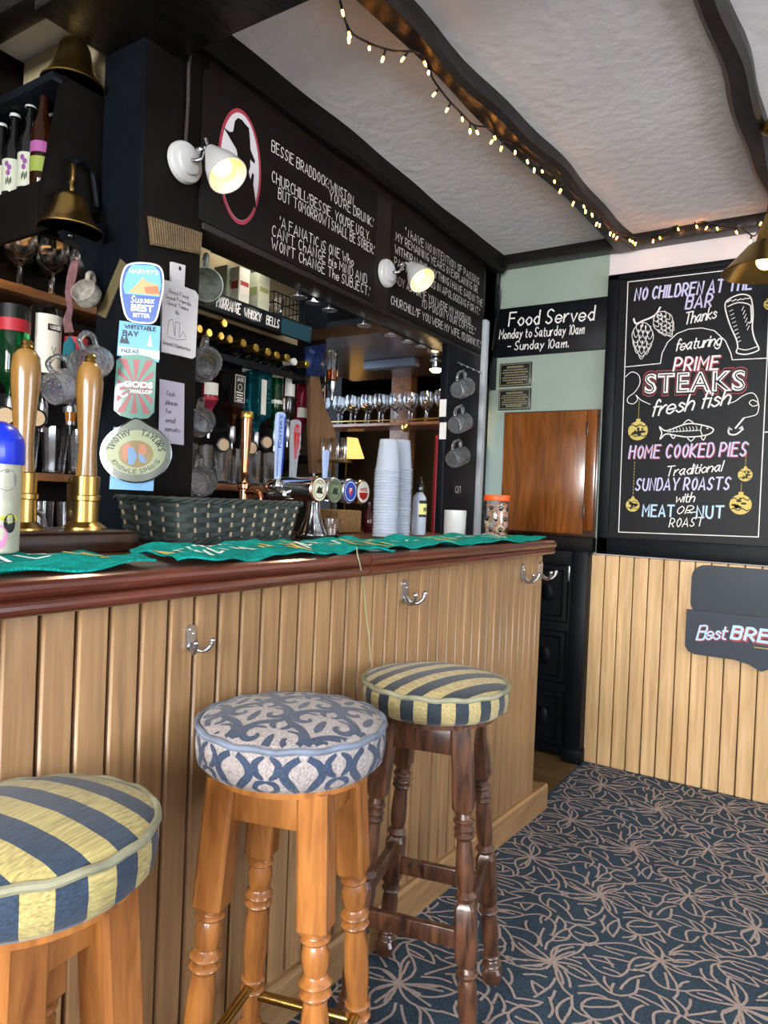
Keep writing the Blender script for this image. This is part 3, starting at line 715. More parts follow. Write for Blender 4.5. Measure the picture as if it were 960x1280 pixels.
# ---------------------------------------------------------------- wall lamps on the fascia
m_bulb = mat('lit_bulb', '#fff3d0', .4, emit='#ffc15c', es=9)
def wall_lamp(label, base_px, apex_px, mouth_px, xa, xm, rb, rm):
    pb = onX(*base_px, -1.556)
    t = thing('wall_lamp', label, 'wall lamp', pb)
    part('backplate', B().lathe([(rb, 0), (rb, .012), (rb*.94, .018), (rb*.66, .022), (rb*.62, .030), (rb*.3, .034), (.0001, .034)], 32, aim(pb, (1, 0, 0))), m_white, t)
    A = onX(*apex_px, xa); Mm = onX(*mouth_px, xm); d = (Mm-A).normalized(); L = (Mm-A).length
    ar = B(); ar.tube(smooth([pb+Vector((.03, 0, 0)), pb+Vector((.055, .012, .004)), A.lerp(pb, .25)+Vector((0, 0, .015)), A], 6), .006, 10); ar.ball(A, .015); ar.ball(A.lerp(pb, .35)+Vector((0, 0, .012)), .013); ar.tube([A+Vector((0, -.004, -.004)), A+Vector((-.01, -.01, .028))], .005, 8)
    part('arm', ar, m_chrome, t, label='chrome swivel arm')
    o = [(.016, 0), (.021, L*.1), (rm*.55, L*.3), (rm*.82, L*.6), (rm*.95, L*.85), (rm, L)]
    part('shade', B().lathe(o+[(r-.0025, z) for r, z in o[::-1]], 32, aim(A, d), closed=True), m_white, t)
    part('bulb', B().ball((0, 0, 0), rm*.52, 14, 10, aim(A+d*L*.62, d)), m_bulb, t, label='lit warm bulb')
    l = bpy.data.lights.new('lamp_light', 'SPOT'); l.energy = 9; l.color = (1, .78, .5); l.spot_size = 2.2; l.spot_blend = .6; l.shadow_soft_size = .03
    lo = bpy.data.objects.new('lamp_light', l); COL.objects.link(lo); lo.parent = t; lo.location = Mm+d*.012-pb; lo.rotation_euler = d.to_track_quat('-Z', 'Y').to_euler()
    return t
wall_lamp('white wall lamp, lit, on the near pillar beside the oval portrait', (229, 204), (263, 187), (285, 220), -1.485, -1.415, .056, .056)
wall_lamp('white wall lamp, lit, between the two quote boards', (482, 342), (513, 331), (528, 351), -1.485, -1.415, .056, .056)
b = B(); b.tube(smooth([onX(232, 180, -1.553), onX(235, 130, -1.553), onX(236, 85, -1.552), onX(238, 70, -1.552)], 5), .005, 8)
solo('cable', b, mat('painted_cable', '#2c2622', .6), 'brown painted cable running up from the near wall lamp', 'cable')
b = B(); b.tube(smooth([onZ(232, 3, 2.466), onX(180, 20, -1.59)+Vector((0, -.24, 0)), onY(172, 50, 1.198), onY(160, 62, 1.198)], 6), .004, 8)

# ---------------------------------------------------------------- back wall
Yb = 3.548
MY = frame((0, 0, 0), (1, 0, 0), (0, 0, 1))      # local (x, z) on a plane facing the room
def MYat(y): return frame((0, y, 0), (1, 0, 0), (0, 0, 1))
m_slate = mat('slate_chalkboard', '#0a0d11', .45, spec=.25, var=.15, vscale=4)
m_sign_black = mat('sign_black', '#080b11', .45, spec=.2, var=.15, vscale=4)
m_letter = mat('lettering_white', '#eeeae4', .7)
m_lilac = mat('lettering_lilac', '#c9c4e4', .7); m_bluewhite = mat('lettering_pale_blue', '#b7d3ec', .7)
m_rose = mat('lettering_red', '#a83e45', .7); m_ltgold = mat('lettering_gold', '#cdb75e', .6); m_ink = mat('lettering_black', '#0b0d10', .6)
t = thing('food_sign', 'black sign with white chalk lettering Food Served above the hatch', 'sign', (-1.24, 3.55, 2.08))
z0, z1 = 2.075, 2.338
part('panel', B().box(-1.556, -.972, 3.545, 3.56, z0, z1, .002), m_sign_black, t)
b = B(); M = MYat(3.544)
def on_sign(b, txt, s, e, cap, w, Y, M, slant=.12, gap=2.0, **k):
    p = onY(*s, Y); q = onY(*e, Y); chalk(b, txt, p.x, q.x, p.z, cap, w, M, gap, slant, rise=q.z-p.z, **k)
b = B(); on_sign(b, 'Food Served', (636, 408), (742, 400), .072, .0075, 3.544, M, jit=.001); part('lettering', b, m_chalk, t)
b = B(); on_sign(b, 'Monday to Saturday 10am', (624, 424), (730, 417), .050, .0048, 3.544, M, jit=.001); part('lettering', b, m_chalk, t)
b = B(); on_sign(b, '- Sunday 10am.', (634, 438), (710, 434), .046, .0048, 3.544, M, jit=.001); part('lettering', b, m_chalk, t)
m_plq = mat('plaque_black', '#15171a', .35, coat=.3); m_plqg = mat('plaque_gilt', '#8f8a66', .5)
for i, (a, c, lab) in enumerate((((624, 484), (665, 452), 'small black framed plaque directly under the Food Served sign'), ((623, 513), (664, 485), 'small black framed plaque just above the wooden hatch'))):
    p = onY(*a, 3.55); q = onY(*c, 3.55)
    t = thing('plaque', lab, 'plaque', ((p.x+q.x)/2, 3.556, p.z))
    part('panel', B().box(p.x, q.x, 3.545, 3.56, p.z, q.z, .002), m_plq, t)
    b = B(); M = MYat(3.5444); b.ribbon([(p.x+.007, p.z+.007), (q.x-.007, p.z+.007), (q.x-.007, q.z-.007), (p.x+.007, q.z-.007)], .003, M, closed=True)
    part('border', b, m_plqg, t)
    b = B(); n = 7; h = (q.z-p.z-.03)/n
    for k in range(n):
        zz = q.z-.018-h*(k+.7); ln = (.62, .9, .98, .8, .95, .9, .6)[k]*(q.x-p.x-.03); x0 = (p.x+q.x-ln)/2; x = x0
        big = .75 if k == 0 or (i and k == 6) else .45
        while x < x0+ln:
            w = random.uniform(.004, .012); b.box(x, min(x+w, x0+ln), 3.5441, 3.5446, zz, zz+h*big); x += w+.003
    part('lettering', b, m_plqg, t)
# serving hatch
m_hatch = wood('hatch_veneer', '#5a300f', '#8f5320', .22, (14, 14, 1.6), 1.6, coat=.6, ring=1.2)
t = thing('serving_hatch', 'reddish brown varnished wooden hatch door in the pale green wall', 'hatch', (-1.24, 3.55, 1.133))
part('frame', B().box(-1.50, -.985, 3.545, 3.562, 1.128, 1.775, .003), m_darkwood, t)
part('door', B().box(-1.492, -1.045, 3.53, 3.55, 1.142, 1.768, .003), m_hatch, t)
part('edge_strip', B().box(-1.043, -.992, 3.526, 3.55, 1.16, 1.77, .004), m_hatch, t)
b = B()
for z in (1.22, 1.64): b.box(-1.046, -1.037, 3.522, 3.532, z, z+.07, .001)
part('hinge', b, m_darkwood, t)
b = B()
b.tube(smooth([(-1.545, 3.49, 2.53), (-1.55, 3.50, 2.46), (-1.548, 3.52, 2.44), (-1.55, 3.535, 2.36), (-1.552, 3.50, 2.26), (-1.55, 3.46, 2.1)], 6), .005, 8)
for i_ in range(len(b.v)): b.v[i_] = (b.v[i_][0], min(b.v[i_][1], 3.538), b.v[i_][2])
solo('cable', b, m_wire, 'black cable looping down the corner beside the Food Served sign', 'cable')

# ---------------------------------------------------------------- the menu chalkboard
menu = thing('menu_chalkboard', 'big black framed menu chalkboard advertising prime steaks on the back wall', 'chalkboard', (-.25, 3.55, 1.05))
X0, X1, Z0, Z1 = -.970, .55, 1.052, 2.435
part('panel', B().box(X0+.03, X1-.03, 3.538, 3.56, Z0+.03, Z1-.03), m_slate, menu)
fr = B()
for x0, x1, z0, z1 in ((X0, X0+.055, Z0, Z1), (X1-.055, X1, Z0, Z1), (X0, X1, Z1-.03, Z1), (X0, X1, Z0, Z0+.085)): fr.box(x0, x1, 3.525, 3.562, z0, z1, .004)
part('frame', fr, m_blueblack, menu)
MB_ = MYat(3.5375); YB = 3.5375
RM = lambda x, y: (740+x/2.909, 280+y/2.909)
def bp(x, y): p = onY(*RM(x, y), YB); return (p.x, p.z)
def line(b, pts, w, closed=False, sm=0, z=.0008):
    q = [bp(*p) for p in pts]
    if sm: q = [(p.x, p.y) for p in smooth([(a, c, 0) for a, c in q], sm, closed)]
    b.ribbon(q, w, MB_, z, closed)
b = B()
line(b, [(131, 211), (97, 1120), (605, 1138), (637, 490), (650, 150), (131, 211)], .004)
line(b, [(118, 520), (249, 507), (255, 470), (275, 430), (310, 398), (352, 382), (400, 378), (445, 388), (485, 425), (505, 470), (510, 494), (634, 488)], .004)
line(b, [(628, 757), (700, 752)], .004); line(b, [(650, 150), (900, 122)], .004)
part('border', b, m_letter, menu, label='thin white ruled border')
MENU_TEXT = {}
class _M: m = 0
mm_ = _M()
def sc(bb, txt, s, e, cap, w, slant=.18, gap=2.0, z=.001, dx=0, dz=0):
    b = MENU_TEXT.setdefault(txt, B()); b.m = mm_.m
    p = bp(*s); q = bp(*e); chalk(b, txt, p[0]+dx, q[0]+dx, p[1]+dz, cap, w, MB_, gap, slant, rise=q[1]-p[1], z=z)
b = B()
L1 = [('NO CHILDREN AT THE', (155, 278), (578, 236), .056, .0085), ('BAR', (340, 308), (432, 300), .058, .0085)]
for tx, s, e, c_, w in L1: sc(None, tx, s, e, c_, w, .22, 2.6)
L2 = [('HOME COOKED PIES', (134, 852), (560, 842), .060, .008), ('SUNDAY ROASTS', (158, 968), (498, 965), .055, .0075)]
for tx, s, e, c_, w in L2: sc(None, tx, s, e, c_, w, .2, 2.6)
mm_.m = 1
sc(None, 'MEAT', (184, 1062), (296, 1064), .053, .0085, .05, 2.6); sc(None, 'NUT', (380, 1068), (476, 1068), .053, .0085, .05, 2.6)
mm_.m = 2
sc(None, 'Thanks', (335, 366), (450, 342), .054, .0055, .3, 1.2); sc(None, 'featuring', (303, 462), (466, 440), .054, .0055, .35, 1.2)
sc(None, 'fresh fish', (215, 700), (496, 655), .074, .0075, .35, 1.2); sc(None, 'Traditional', (266, 918), (470, 898), .046, .0048, .3, 1.2); sc(None, 'with', (303, 1012), (370, 1010), .044, .0048, .3, 1.2)
sc(None, 'OR', (303, 1054), (362, 1052), .035, .004, .3, 2.2); line(MENU_TEXT['OR'], [(345, 1050), (380, 1047)], .004); sc(None, 'ROAST', (280, 1102), (400, 1098), .040, .0042, .25, 2.4)
mm_.m = 3
sc(None, 'PRIME', (296, 534), (456, 528), .060, .012, .2, 2.6, z=.0006, dx=.004, dz=-.004)
for tx, s, e, c_, w in L2[:1]: sc(None, tx, s, e, c_, w, .2, 2.6, z=.0006, dx=.0035, dz=-.0035)
mm_.m = 2; sc(None, 'PRIME', (296, 534), (456, 528), .060, .0085, .2, 2.6)
st_ = MENU_TEXT['STEAKS'] = B()
# STEAKS: white slab letters, black inline, red outline
p0 = bp(190, 618); p1 = bp(556, 606); p2 = bp(190, 545); p3 = bp(556, 530)
def wst(x, y, g=0): return (p0[0]+(p1[0]-p0[0])*x+(g*(2*x-1)), (p0[1]*(1-x)+p1[1]*x)*(1-y)+(p2[1]*(1-x)+p3[1]*x)*y+g*(2*y-1)*1.5)
for mi, bold, z, g in ((3, .085, .0005, .010), (4, .07, .0008, .007), (2, .035, .0011, 0)):
    st_.m = mi; print_text(st_, 'STEAKS', 0, 1, 0, 1, MB_, bold=bold, space=1.12, z=z, warp=lambda x, y, g=g: wst(x, y, g))
st_.m = 4; print_text(st_, 'STEAKS', 0, 1, 0, 1, MB_, bold=-.022, space=1.12, z=.0013, warp=lambda x, y: wst(.008+x*.984, .06+y*.88, 0))
for b in MENU_TEXT.values(): part('lettering', b, [m_lilac, m_bluewhite, m_letter, m_rose, m_ink], menu)
# drawings
def hop(b, cx, cy, sx, sy, tilt):
    ca, sa = math.cos(tilt), math.sin(tilt)
    g = lambda x, y: (cx+(x*ca-y*sa)*sx, cy+(x*sa+y*ca)*sy)
    for row in range(6):
        yy = -1+row*.38; w = .95*math.sin(PI*(.22+.14*row))**.8
        n = 3 if row % 2 == 0 else 4
        if row == 5: n = 1
        for i in range(n):
            xc = 0 if n == 1 else -w+2*w*(i+.5)/n; h = w/n*1.15 if n > 1 else .3
            line(b, [g(xc-h, yy), g(xc-h*.9, yy+.28), g(xc, yy+.58), g(xc+h*.9, yy+.28), g(xc+h, yy)], .003, sm=3)
    line(b, [g(-.5, -1.05), g(-.95, -.5), g(-1, 0), g(-.6, .7), g(0, 1.3), g(.6, .7), g(1, 0), g(.95, -.5), g(.5, -1.05), g(0, -1.2)], .0035, closed=True, sm=3)
b = B(); hop(b, 184, 418, 38, 50, .1); hop(b, 262, 362, 36, 38, -.55)
line(b, [(152, 345), (160, 362), (185, 352), (215, 340), (235, 325), (248, 303)], .008, sm=4); line(b, [(185, 352), (184, 372)], .005); line(b, [(235, 328), (250, 335)], .005)
part('hop_drawing', b, m_letter, menu)
b = B()
line(b, [(484, 292), (490, 330), (505, 375), (525, 420), (530, 448), (526, 468), (560, 474), (600, 462), (606, 450), (592, 420), (583, 380), (586, 330), (582, 285), (572, 262), (540, 256), (500, 272)], .0055, closed=True, sm=4)
line(b, [(494, 300), (530, 286), (565, 290), (580, 300)], .005, sm=3); line(b, [(530, 452), (560, 458), (600, 446)], .004, sm=3)
for k in range(9): line(b, [(500+k*3.6, 318+k*14), (512+k*3.6, 312+k*14)], .003)
for k in range(6): line(b, [(545+k*4, 315+k*14), (552+k*4, 300+k*14)], .003)
line(b, [(578, 300), (580, 350), (572, 360)], .006, sm=3)
for k in range(5): line(b, [(492+k*18, 284-k*3), (506+k*18, 276-k*2)], .0045)
part('beer_glass_drawing', b, m_letter, menu)
b = B()
line(b, [(246, 738), (268, 752), (310, 738), (350, 726), (395, 730), (440, 744), (430, 762), (390, 772), (340, 774), (300, 768), (268, 764), (248, 782), (254, 760)], .0055, closed=True, sm=4)
line(b, [(330, 730), (350, 712), (372, 726)], .004, sm=3); line(b, [(345, 774), (360, 790), (375, 774)], .004, sm=3); line(b, [(395, 772), (405, 786), (415, 768)], .004, sm=3); line(b, [(400, 732), (395, 750), (402, 770)], .004, sm=3); line(b, [(286, 768), (296, 780), (304, 770)], .004, sm=3)
for k in range(9): line(b, [(282+k*12, 745-k*1.2), (286+k*12, 752-k), (283+k*12, 758-k*.6)], .0025)
line(b, [(275, 756), (395, 750)], .003); line(b, [(418, 742), (421, 744)], .005)
part('fish_drawing', b, m_letter, menu)
b = B()
line(b, [(498, 652), (520, 645), (548, 625), (580, 614), (598, 628), (604, 655), (585, 662), (572, 650), (585, 640), (606, 655), (600, 690), (575, 700), (555, 704)], .0035, sm=5)
line(b, [(552, 706), (522, 742)], .007); line(b, [(498, 742), (498, 762), (520, 766), (542, 752), (546, 738)], .0065, sm=4); line(b, [(494, 752), (498, 740), (508, 748)], .005); line(b, [(536, 744), (546, 736), (550, 748)], .005)
line(b, [(122, 556), (145, 538), (170, 550), (174, 580), (155, 612), (132, 630), (130, 648), (150, 654), (166, 638), (160, 622), (178, 640), (212, 656)], .0035, sm=5)
part('fishing_line_drawing', b, m_letter, menu, label='curling white line with a hook')
def bauble(cx, cy, r, y_top):
    b = B(); c = bp(cx, cy); rr = abs(bp(cx+r, cy)[0]-c[0])
    b.flat([(c[0]+rr*math.cos(2*PI*i/28), c[1]+rr*math.sin(2*PI*i/28)) for i in range(28)], MB_, .0008)
    b.box(c[0]-rr*.22, c[0]+rr*.22, 3.5362, 3.5369, c[1]+rr*.95, c[1]+rr*1.25)
    n = 12; tz = bp(cx, y_top)[1]
    for k in range(n):
        za = c[1]+rr*1.25+(tz-c[1]-rr*1.25)*k/n; b.box(c[0]-.0012, c[0]+.0012, 3.5362, 3.5369, za, za+(tz-c[1]-rr*1.25)/n*.6)
    b.m = 1
    rnd = random.Random(int(cx)); q = []
    for k in range(8):
        a = rnd.uniform(0, 2*PI); d = rnd.uniform(.15, .62)*rr; q = (c[0]+d*math.cos(a), c[1]+d*math.sin(a)); s_ = rnd.uniform(.12, .26)*rr
        b.flat([(q[0]+s_*math.cos(u)*(1.5 if k % 2 else .8), q[1]+s_*math.sin(u)*(.6 if k % 2 else 1)) for u in [2*PI*j/10 for j in range(10)]], MB_, .0014)
    for s_ in (.55, -.5): b.ribbon([(c[0]+rr*(-.8+.2*j), c[1]+rr*(s_+.12*math.sin(j*1.6))) for j in range(9)], rr*.1, MB_, .0013)
    part('bauble_drawing', b, [m_ltgold, m_ink], menu, label='gold bauble hanging on a dotted line')
bauble(167, 752, 36, 640); bauble(148, 1022, 25, 860); bauble(557, 912, 27, 840); bauble(540, 1020, 41, 940); bauble(650, 290, 26, 180)

# ---------------------------------------------------------------- breakfast sign under the menu
t = thing('breakfast_board', 'dark shaped board lettered Best Breakfast below the menu chalkboard', 'sign', (-.2, 3.53, .62))
up_ = rrect(-.522, .36, .80, 1.035, .06)
m_bkboard = mat('dark_teal_board', '#18252f', .45, var=.12, vscale=5)
part('back_board', B().prism(up_, -.008, .008, frame((0, 3.522, 0), (1, 0, 0), (0, 0, 1))), m_bkboard, t)
sh = [(-.535, .825), (-.535, .655), (-.52, .632), (-.49, .622), (-.33, .622), (-.27, .610), (-.22, .585), (-.17, .610), (-.11, .622), (.03, .622), (.09, .61), (.11, .585), (.16, .61), (.22, .622), (.34, .622), (.37, .65), (.37, .825)]
part('front_board', B().prism(sh, -.006, .006, frame((0, 3.505, 0), (1, 0, 0), (0, 0, 1))), mat('dark_slate_board', '#2b3440', .5, var=.1, vscale=5), t)
b = B(); M = MYat(3.4985)
RB = lambda x, y: (640+x/3, 640+y/3)
for mi, dx, w, z in ((1, .006, .016, .0002), (0, 0, .011, .0008)):
    b.m = mi
    on_sign(b, 'Best', RB(692+dx*300, 478+dx*300), RB(800+dx*300, 476+dx*300), .062, w*.72, 3.4985, M, slant=.3, gap=.9, z=z)
b.m = 1; p = onY(*RB(822, 472), 3.4985); chalk(b, 'BREAKFAST', p.x+.005, p.x+.49, p.z-.005, .052, .017, M, 2.6, .2, z=.0002)
b.m = 0; chalk(b, 'BREAKFAST', p.x, p.x+.485, p.z, .052, .0125, M, 2.6, .2, z=.0008)
b.m = 2; b.ribbon([(-.25, .69), (.1, .69)], .003, M, .0008)
part('lettering', b, [m_bluewhite, m_rose, m_ltgold], t)
# ---------------------------------------------------------------- coat hooks on the bar's front
def coat_hook(label, px, py, s=1.0):
    p = onX(px, py, XB); t = thing('coat_hook', label, 'coat hook', p)
    M = T(*p) @ Matrix.Rotation(PI/2, 4, 'Y') @ Matrix.Rotation(PI/2, 4, 'Z')     # local x along the bar, y up, z outwards
    pl = arc(0, .012, .0105, .0105, 0, 180, 8)+arc(0, -.016, .009, .009, 180, 360, 8)
    part('backplate', B().prism([(x*s, y*s) for x, y in pl], 0, .005, M), m_steel, t)
    sc_ = B()
    for x, y in ((-.004, .014), (.004, .006)): sc_.ball((x*s, y*s, .005), .0025*s, M=M)
    part('screw', sc_, m_chrome, t)
    for sg in (-1, 1):
        pts = [(0, -.012, .004), (sg*.006, -.022, .014), (sg*.012, -.024, .026), (sg*.018, -.014, .036), (sg*.020, -.004, .038)]
        b = B(M); b.tube(smooth([(x*s, y*s, z*s) for x, y, z in pts], 6), [.0036*s]*20+[.0042*s]*5, 10); b.ball((pts[-1][0]*s, pts[-1][1]*s, pts[-1][2]*s), .0055*s)
        part('prong', b, m_steel, t)
coat_hook('silver double coat hook on the bar front, above and left of the scroll patterned stool', 237, 796)
coat_hook('silver coat hook on the bar front above the far striped stool', 505, 738, 1.35)
coat_hook('silver coat hook on the bar front, second from the far corner of the bar', 653, 715, 1.45)
coat_hook('silver coat hook at the very far corner of the bar front', 675.5, 712, 1.45)
b = B(); b.tube(smooth([onX(446, 684, -.945), onX(447, 694, -.932), onX(450, 706, -.932), onX(455, 735, -.955), onX(458, 770, -.962), onX(462, 800, -.963), onX(463, 828, -.964)], 6), .0014, 6)
solo('string', b, mat('green_string', '#8f9a74', .8), 'thin pale green string hanging over the bar edge', 'string')

# ---------------------------------------------------------------- bar towels
m_towel = mat('teal_terry', '#129a90', .95, var=.22, vscale=60, bump=.9, bscale=260, spec=.1)
m_towel_w = mat('towel_white', '#dfeee6', .95); m_towel_y = mat('towel_yellow', '#d3bd62', .95)
def bar_towel(label, y0, y1, skew, seed, xf=-.953, wd=.25):
    rnd = random.Random(seed); t = thing('bar_towel', label, 'bar towel', (xf-wd/2, (y0+y1)/2, 1.136), 0, 'teal bar towels along the bar')
    nx, ny = 14, 34; ph = [rnd.uniform(0, 6.28) for _ in range(6)]
    def P(u, v):
        x = xf-u*wd+.006*math.sin(v*7+ph[0])+.006*math.sin(v*15+ph[5])*(1-u); y = y0+v*(y1-y0)+skew*u+.008*math.sin(u*6+ph[1])
        z = 1.147+.0045*math.sin(v*9+u*5+ph[2])+.003*math.sin(v*21-u*8+ph[3])+.0025*math.sin(u*14+ph[4])+(.006*math.sin(v*5+ph[3])**2 if u > .8 else 0)
        return (x, y, z)
    vs = [P(i/nx, j/ny) for i in range(nx+1) for j in range(ny+1)]
    fs = [(i*(ny+1)+j, i*(ny+1)+j+1, (i+1)*(ny+1)+j+1, (i+1)*(ny+1)+j) for i in range(nx) for j in range(ny)]
    n0 = len(vs); vs += [(x, y, z-.004) for x, y, z in vs]; fs += [tuple(a+n0 for a in f) for f in fs]
    rim = [j for j in range(ny+1)]+[(i*(ny+1)+ny) for i in range(1, nx+1)]+[nx*(ny+1)+j for j in range(ny-1, -1, -1)]+[i*(ny+1) for i in range(nx-1, 0, -1)]
    fs += [(rim[k], rim[(k+1) % len(rim)], rim[(k+1) % len(rim)]+n0, rim[k]+n0) for k in range(len(rim))]
    part('cloth', B().add(vs, fs, True), m_towel, t, ang=60)
    b = B()
    def mark(pts, w):
        q = [P(u, v) for u, v in pts]; k0 = len(b.v); b.ribbon([(x, y) for x, y, z in q], w)
        for k, i in enumerate(range(k0, len(b.v))): b.v[i] = (b.v[i][0], b.v[i][1], q[k//2][2]+.0016)
    # worn woven lettering and motifs, too small to read
    for k in range(9):
        v = .2+.065*k; c = rnd.uniform(.35, .45)
        mark([(c, v), (c+.3, v+.01)], .009)
        if k % 2: mark([(c, v), (c+.02, v+.04)], .008)
        else: mark([(c+.3, v), (c+.28, v+.045)], .008)
    b.m = 1
    for v in (.06, .12, .86, .93):
        mark([(.25, v), (.45, v+.025), (.6, v)], .014); mark([(.6, v+.03), (.75, v)], .012)
    part('woven_lettering', b, [m_towel_w, m_towel_y], t)
    return t
bar_towel('teal bar towel at the near end of the bar beside the pump handles', .28, .80, .03, 1)
bar_towel('teal bar towel on the bar in front of the wicker basket near corner', .85, 1.22, .09, 2)
bar_towel('teal bar towel on the bar in front of the wicker basket far half', 1.235, 1.56, .07, 3)
bar_towel('teal bar towel on the bar in front of the chrome beer taps', 1.575, 2.03, .04, 4, wd=.23)
bar_towel('teal bar towel at the far end of the bar under the cup stacks', 2.045, 2.74, .01, 5, wd=.24)

# ---------------------------------------------------------------- hand pumps
t = thing('wooden_block', 'dark polished wooden block carrying the hand pumps', 'block', (-1.35, .80, 1.134))
part('block', B().box(-1.44, -1.255, .45, 1.0, 1.134, 1.172, .006), m_darkwood, t)
part('cap', B().box(-1.432, -1.265, .46, .99, 1.172, 1.178, .003), m_darkwood, t)
m_pump_wood = wood('pump_handle_wood', '#6b4a22', '#9a7236', .25, (22, 22, 4), 1.6, coat=.6)
def hand_pump(label, px, pyb, pyt):
    p = onX(px, pyb, -1.345); p.z = 1.178; top = onX(px, pyt, -1.345).z; H = top-p.z
    t = thing('hand_pump', label, 'hand pump', p)
    part('foot', B().lathe([(.045, 0), (.045, .004), (.034, .012), (.028, .016), (.027, H*.16), (.031, H*.165), (.031, H*.19), (.027, H*.195), (.028, H*.30), (.024, H*.305)], 28, T(*p)), m_brass, t, label='brass foot and ferrule')
    part('handle', B().lathe([(.0215, H*.30), (.0195, H*.40), (.0185, H*.48), (.022, H*.62), (.0265, H*.76), (.0275, H*.84), (.025, H*.91), (.016, H*.945), (.009, H*.953)], 28, T(*p)), m_pump_wood, t)
    part('finial', B().lathe([(.009, H*.948), (.013, H*.96), (.010, H*.972), (.0125, H*.985), (.008, H*.998), (.0001, H)], 24, T(*p)), m_brass, t, label='brass finial')
    part('lever', B().box(p.x-.055, p.x-.022, p.y-.011, p.y+.011, p.z, p.z+H*.26, .005).ball((p.x-.04, p.y, p.z+H*.27), .014), m_brass, t)
hand_pump('wooden hand pump handle on brass foot, right of the pair on the dark block', 106, 651, 441)
hand_pump('wooden hand pump handle on brass foot, left of the pair beside the blue-lidded tub', 26, 655, 423)
p = onX(42, 650, -1.46); b = B(); b.tube(smooth([Vector((p.x, p.y-.03, 1.134)), Vector((p.x, p.y-.03, 1.18)), Vector((p.x, p.y-.022, 1.20)), Vector((p.x, p.y, 1.21)), Vector((p.x, p.y+.02, 1.20)), Vector((p.x, p.y+.028, 1.17))], 6), .0055, 10)
b.lathe([(.014, 1.134), (.014, 1.14), (.008, 1.146)], 16, T(p.x, p.y-.03, 0))
solo('rinse_tap', b, m_steel, 'small curved steel tap spout behind the hand pumps', 'tap')
# blue lidded tub
c = (-1.17, .625, 1.152)
t = thing('collection_tub', 'clear printed plastic tub with bright blue domed lid at the near end of the bar', 'tub', c)
part('tub', B().lathe([(.047, 0), (.05, .003), (.05, .158), (.048, .16)], 36, T(*c)), mat('tub_print', '#b7b6a2', .35, var=.25, vscale=16, coat=.4), t)
part('lid', B().lathe([(.0535, .146), (.0545, .15), (.0545, .178), (.052, .19), (.042, .206), (.026, .216), (.0001, .219)], 36, T(*c)), mat('blue_plastic', '#1230c8', .3, coat=.3), t)
b = B()
def cyl_decal(b, r, a0, z, pts):
    b.add([(c[0]+r*math.cos(a0+x/r), c[1]+r*math.sin(a0+x/r), c[2]+z+y) for x, y in pts], [tuple(range(len(pts)))])
el = lambda rx, ry, x=0, y=0: [(x+rx*math.cos(2*PI*i/12), y+ry*math.sin(2*PI*i/12)) for i in range(12)]
cyl_decal(b, .0505, -.1, .028, el(.014, .02)); b.m = 1; cyl_decal(b, .0505, .25, .05, el(.012, .016)); b.m = 2; cyl_decal(b, .0507, .25, .058, el(.018, .006)); cyl_decal(b, .0505, -.4, .06, el(.012, .008)); b.m = 3; cyl_decal(b, .0505, .1, .12, el(.02, .018))
part('print', b, [mat('print_pink', '#c983a8', .5), mat('print_black', '#1b1b1e', .5), mat('print_yellow', '#c8c73e', .5), mat('print_grey', '#8a8a86', .5)], t, label='pink, yellow and black printed figures')

# ---------------------------------------------------------------- wicker basket
m_wicker = mat('dark_wicker', '#303a37', .6, var=.4, vscale=30); m_cane = mat('pale_cane', '#9c8f76', .6, var=.3, vscale=40)
bx, by = -1.345, 1.175
t = thing('wicker_basket', 'dark green-grey woven wicker basket on the bar', 'basket', (bx-.115, by+.245, 1.137), math.radians(4))
LX, LY, HB = .215, .47, .105
def per(s, z, off):
    """point on the rounded rectangle; s in 0..1"""
    fl_ = 1+.10*z/HB; hx, hy = LX/2*fl_+off, LY/2*fl_+off
    pts = rrect(-hx, hx, -hy, hy, .035, 6); n = len(pts)
    seg = [math.dist(pts[i], pts[(i+1) % n]) for i in range(n)]; tot = sum(seg); d = (s % 1)*tot
    for i in range(n):
        if d <= seg[i]:
            a = pts[i]; q = pts[(i+1) % n]; f = d/seg[i] if seg[i] else 0; return (a[0]+(q[0]-a[0])*f, a[1]+(q[1]-a[1])*f, z)
        d -= seg[i]
    return (*pts[0], z)
NS = 30; rows = 8; wv_ = B()
for r_ in range(rows):
    z = .010+r_*(HB-.016)/(rows-1); pts = []
    N_ = NS*6
    for i in range(N_): pts.append(per(i/N_, z, .0042*math.cos(PI*i/6+(PI if r_ % 2 else 0))))
    vs = []; fs = []; hh = .0066; th = .0018
    for i, p in enumerate(pts):
        q = Vector((p[0], p[1], 0)).normalized()
        for dx, dz in ((th, 0), (0, hh), (-th, 0), (0, -hh)): vs.append((p[0]+q.x*dx, p[1]+q.y*dx, p[2]+dz))
    for i in range(N_):
        for j in range(4): fs.append((i*4+j, i*4+(j+1) % 4, ((i+1) % N_)*4+(j+1) % 4, ((i+1) % N_)*4+j))
    wv_.add(vs, fs, True)
part('weave', wv_, m_wicker, t, world=False)
part('lining', B().lathe([(.0001, .004), (.135, .004)], 4, Matrix.Rotation(PI/4, 4, 'Z') @ Matrix.Diagonal((1, 1, 1, 1))), m_wicker, t, world=False)
st = B()
for i in range(NS): st.tube([per((i+.0)/NS, z, .0) for z in (0, HB*.5, HB+.004)], .0036, 6)
part('stakes', st, m_cane, t, label='paler upright stakes', world=False)
rm = B()
for k, zc in ((0, HB+.004), (1, 0.006)):
    for ph in (0, PI*2/3, PI*4/3):
        rm.tube([Vector(per(i/160, zc+.005*math.sin(i*.55+ph), .003+.005*math.cos(i*.55+ph))) for i in range(160)], .0042, 6, closed=True)
part('rim', rm, m_wicker, t, world=False)

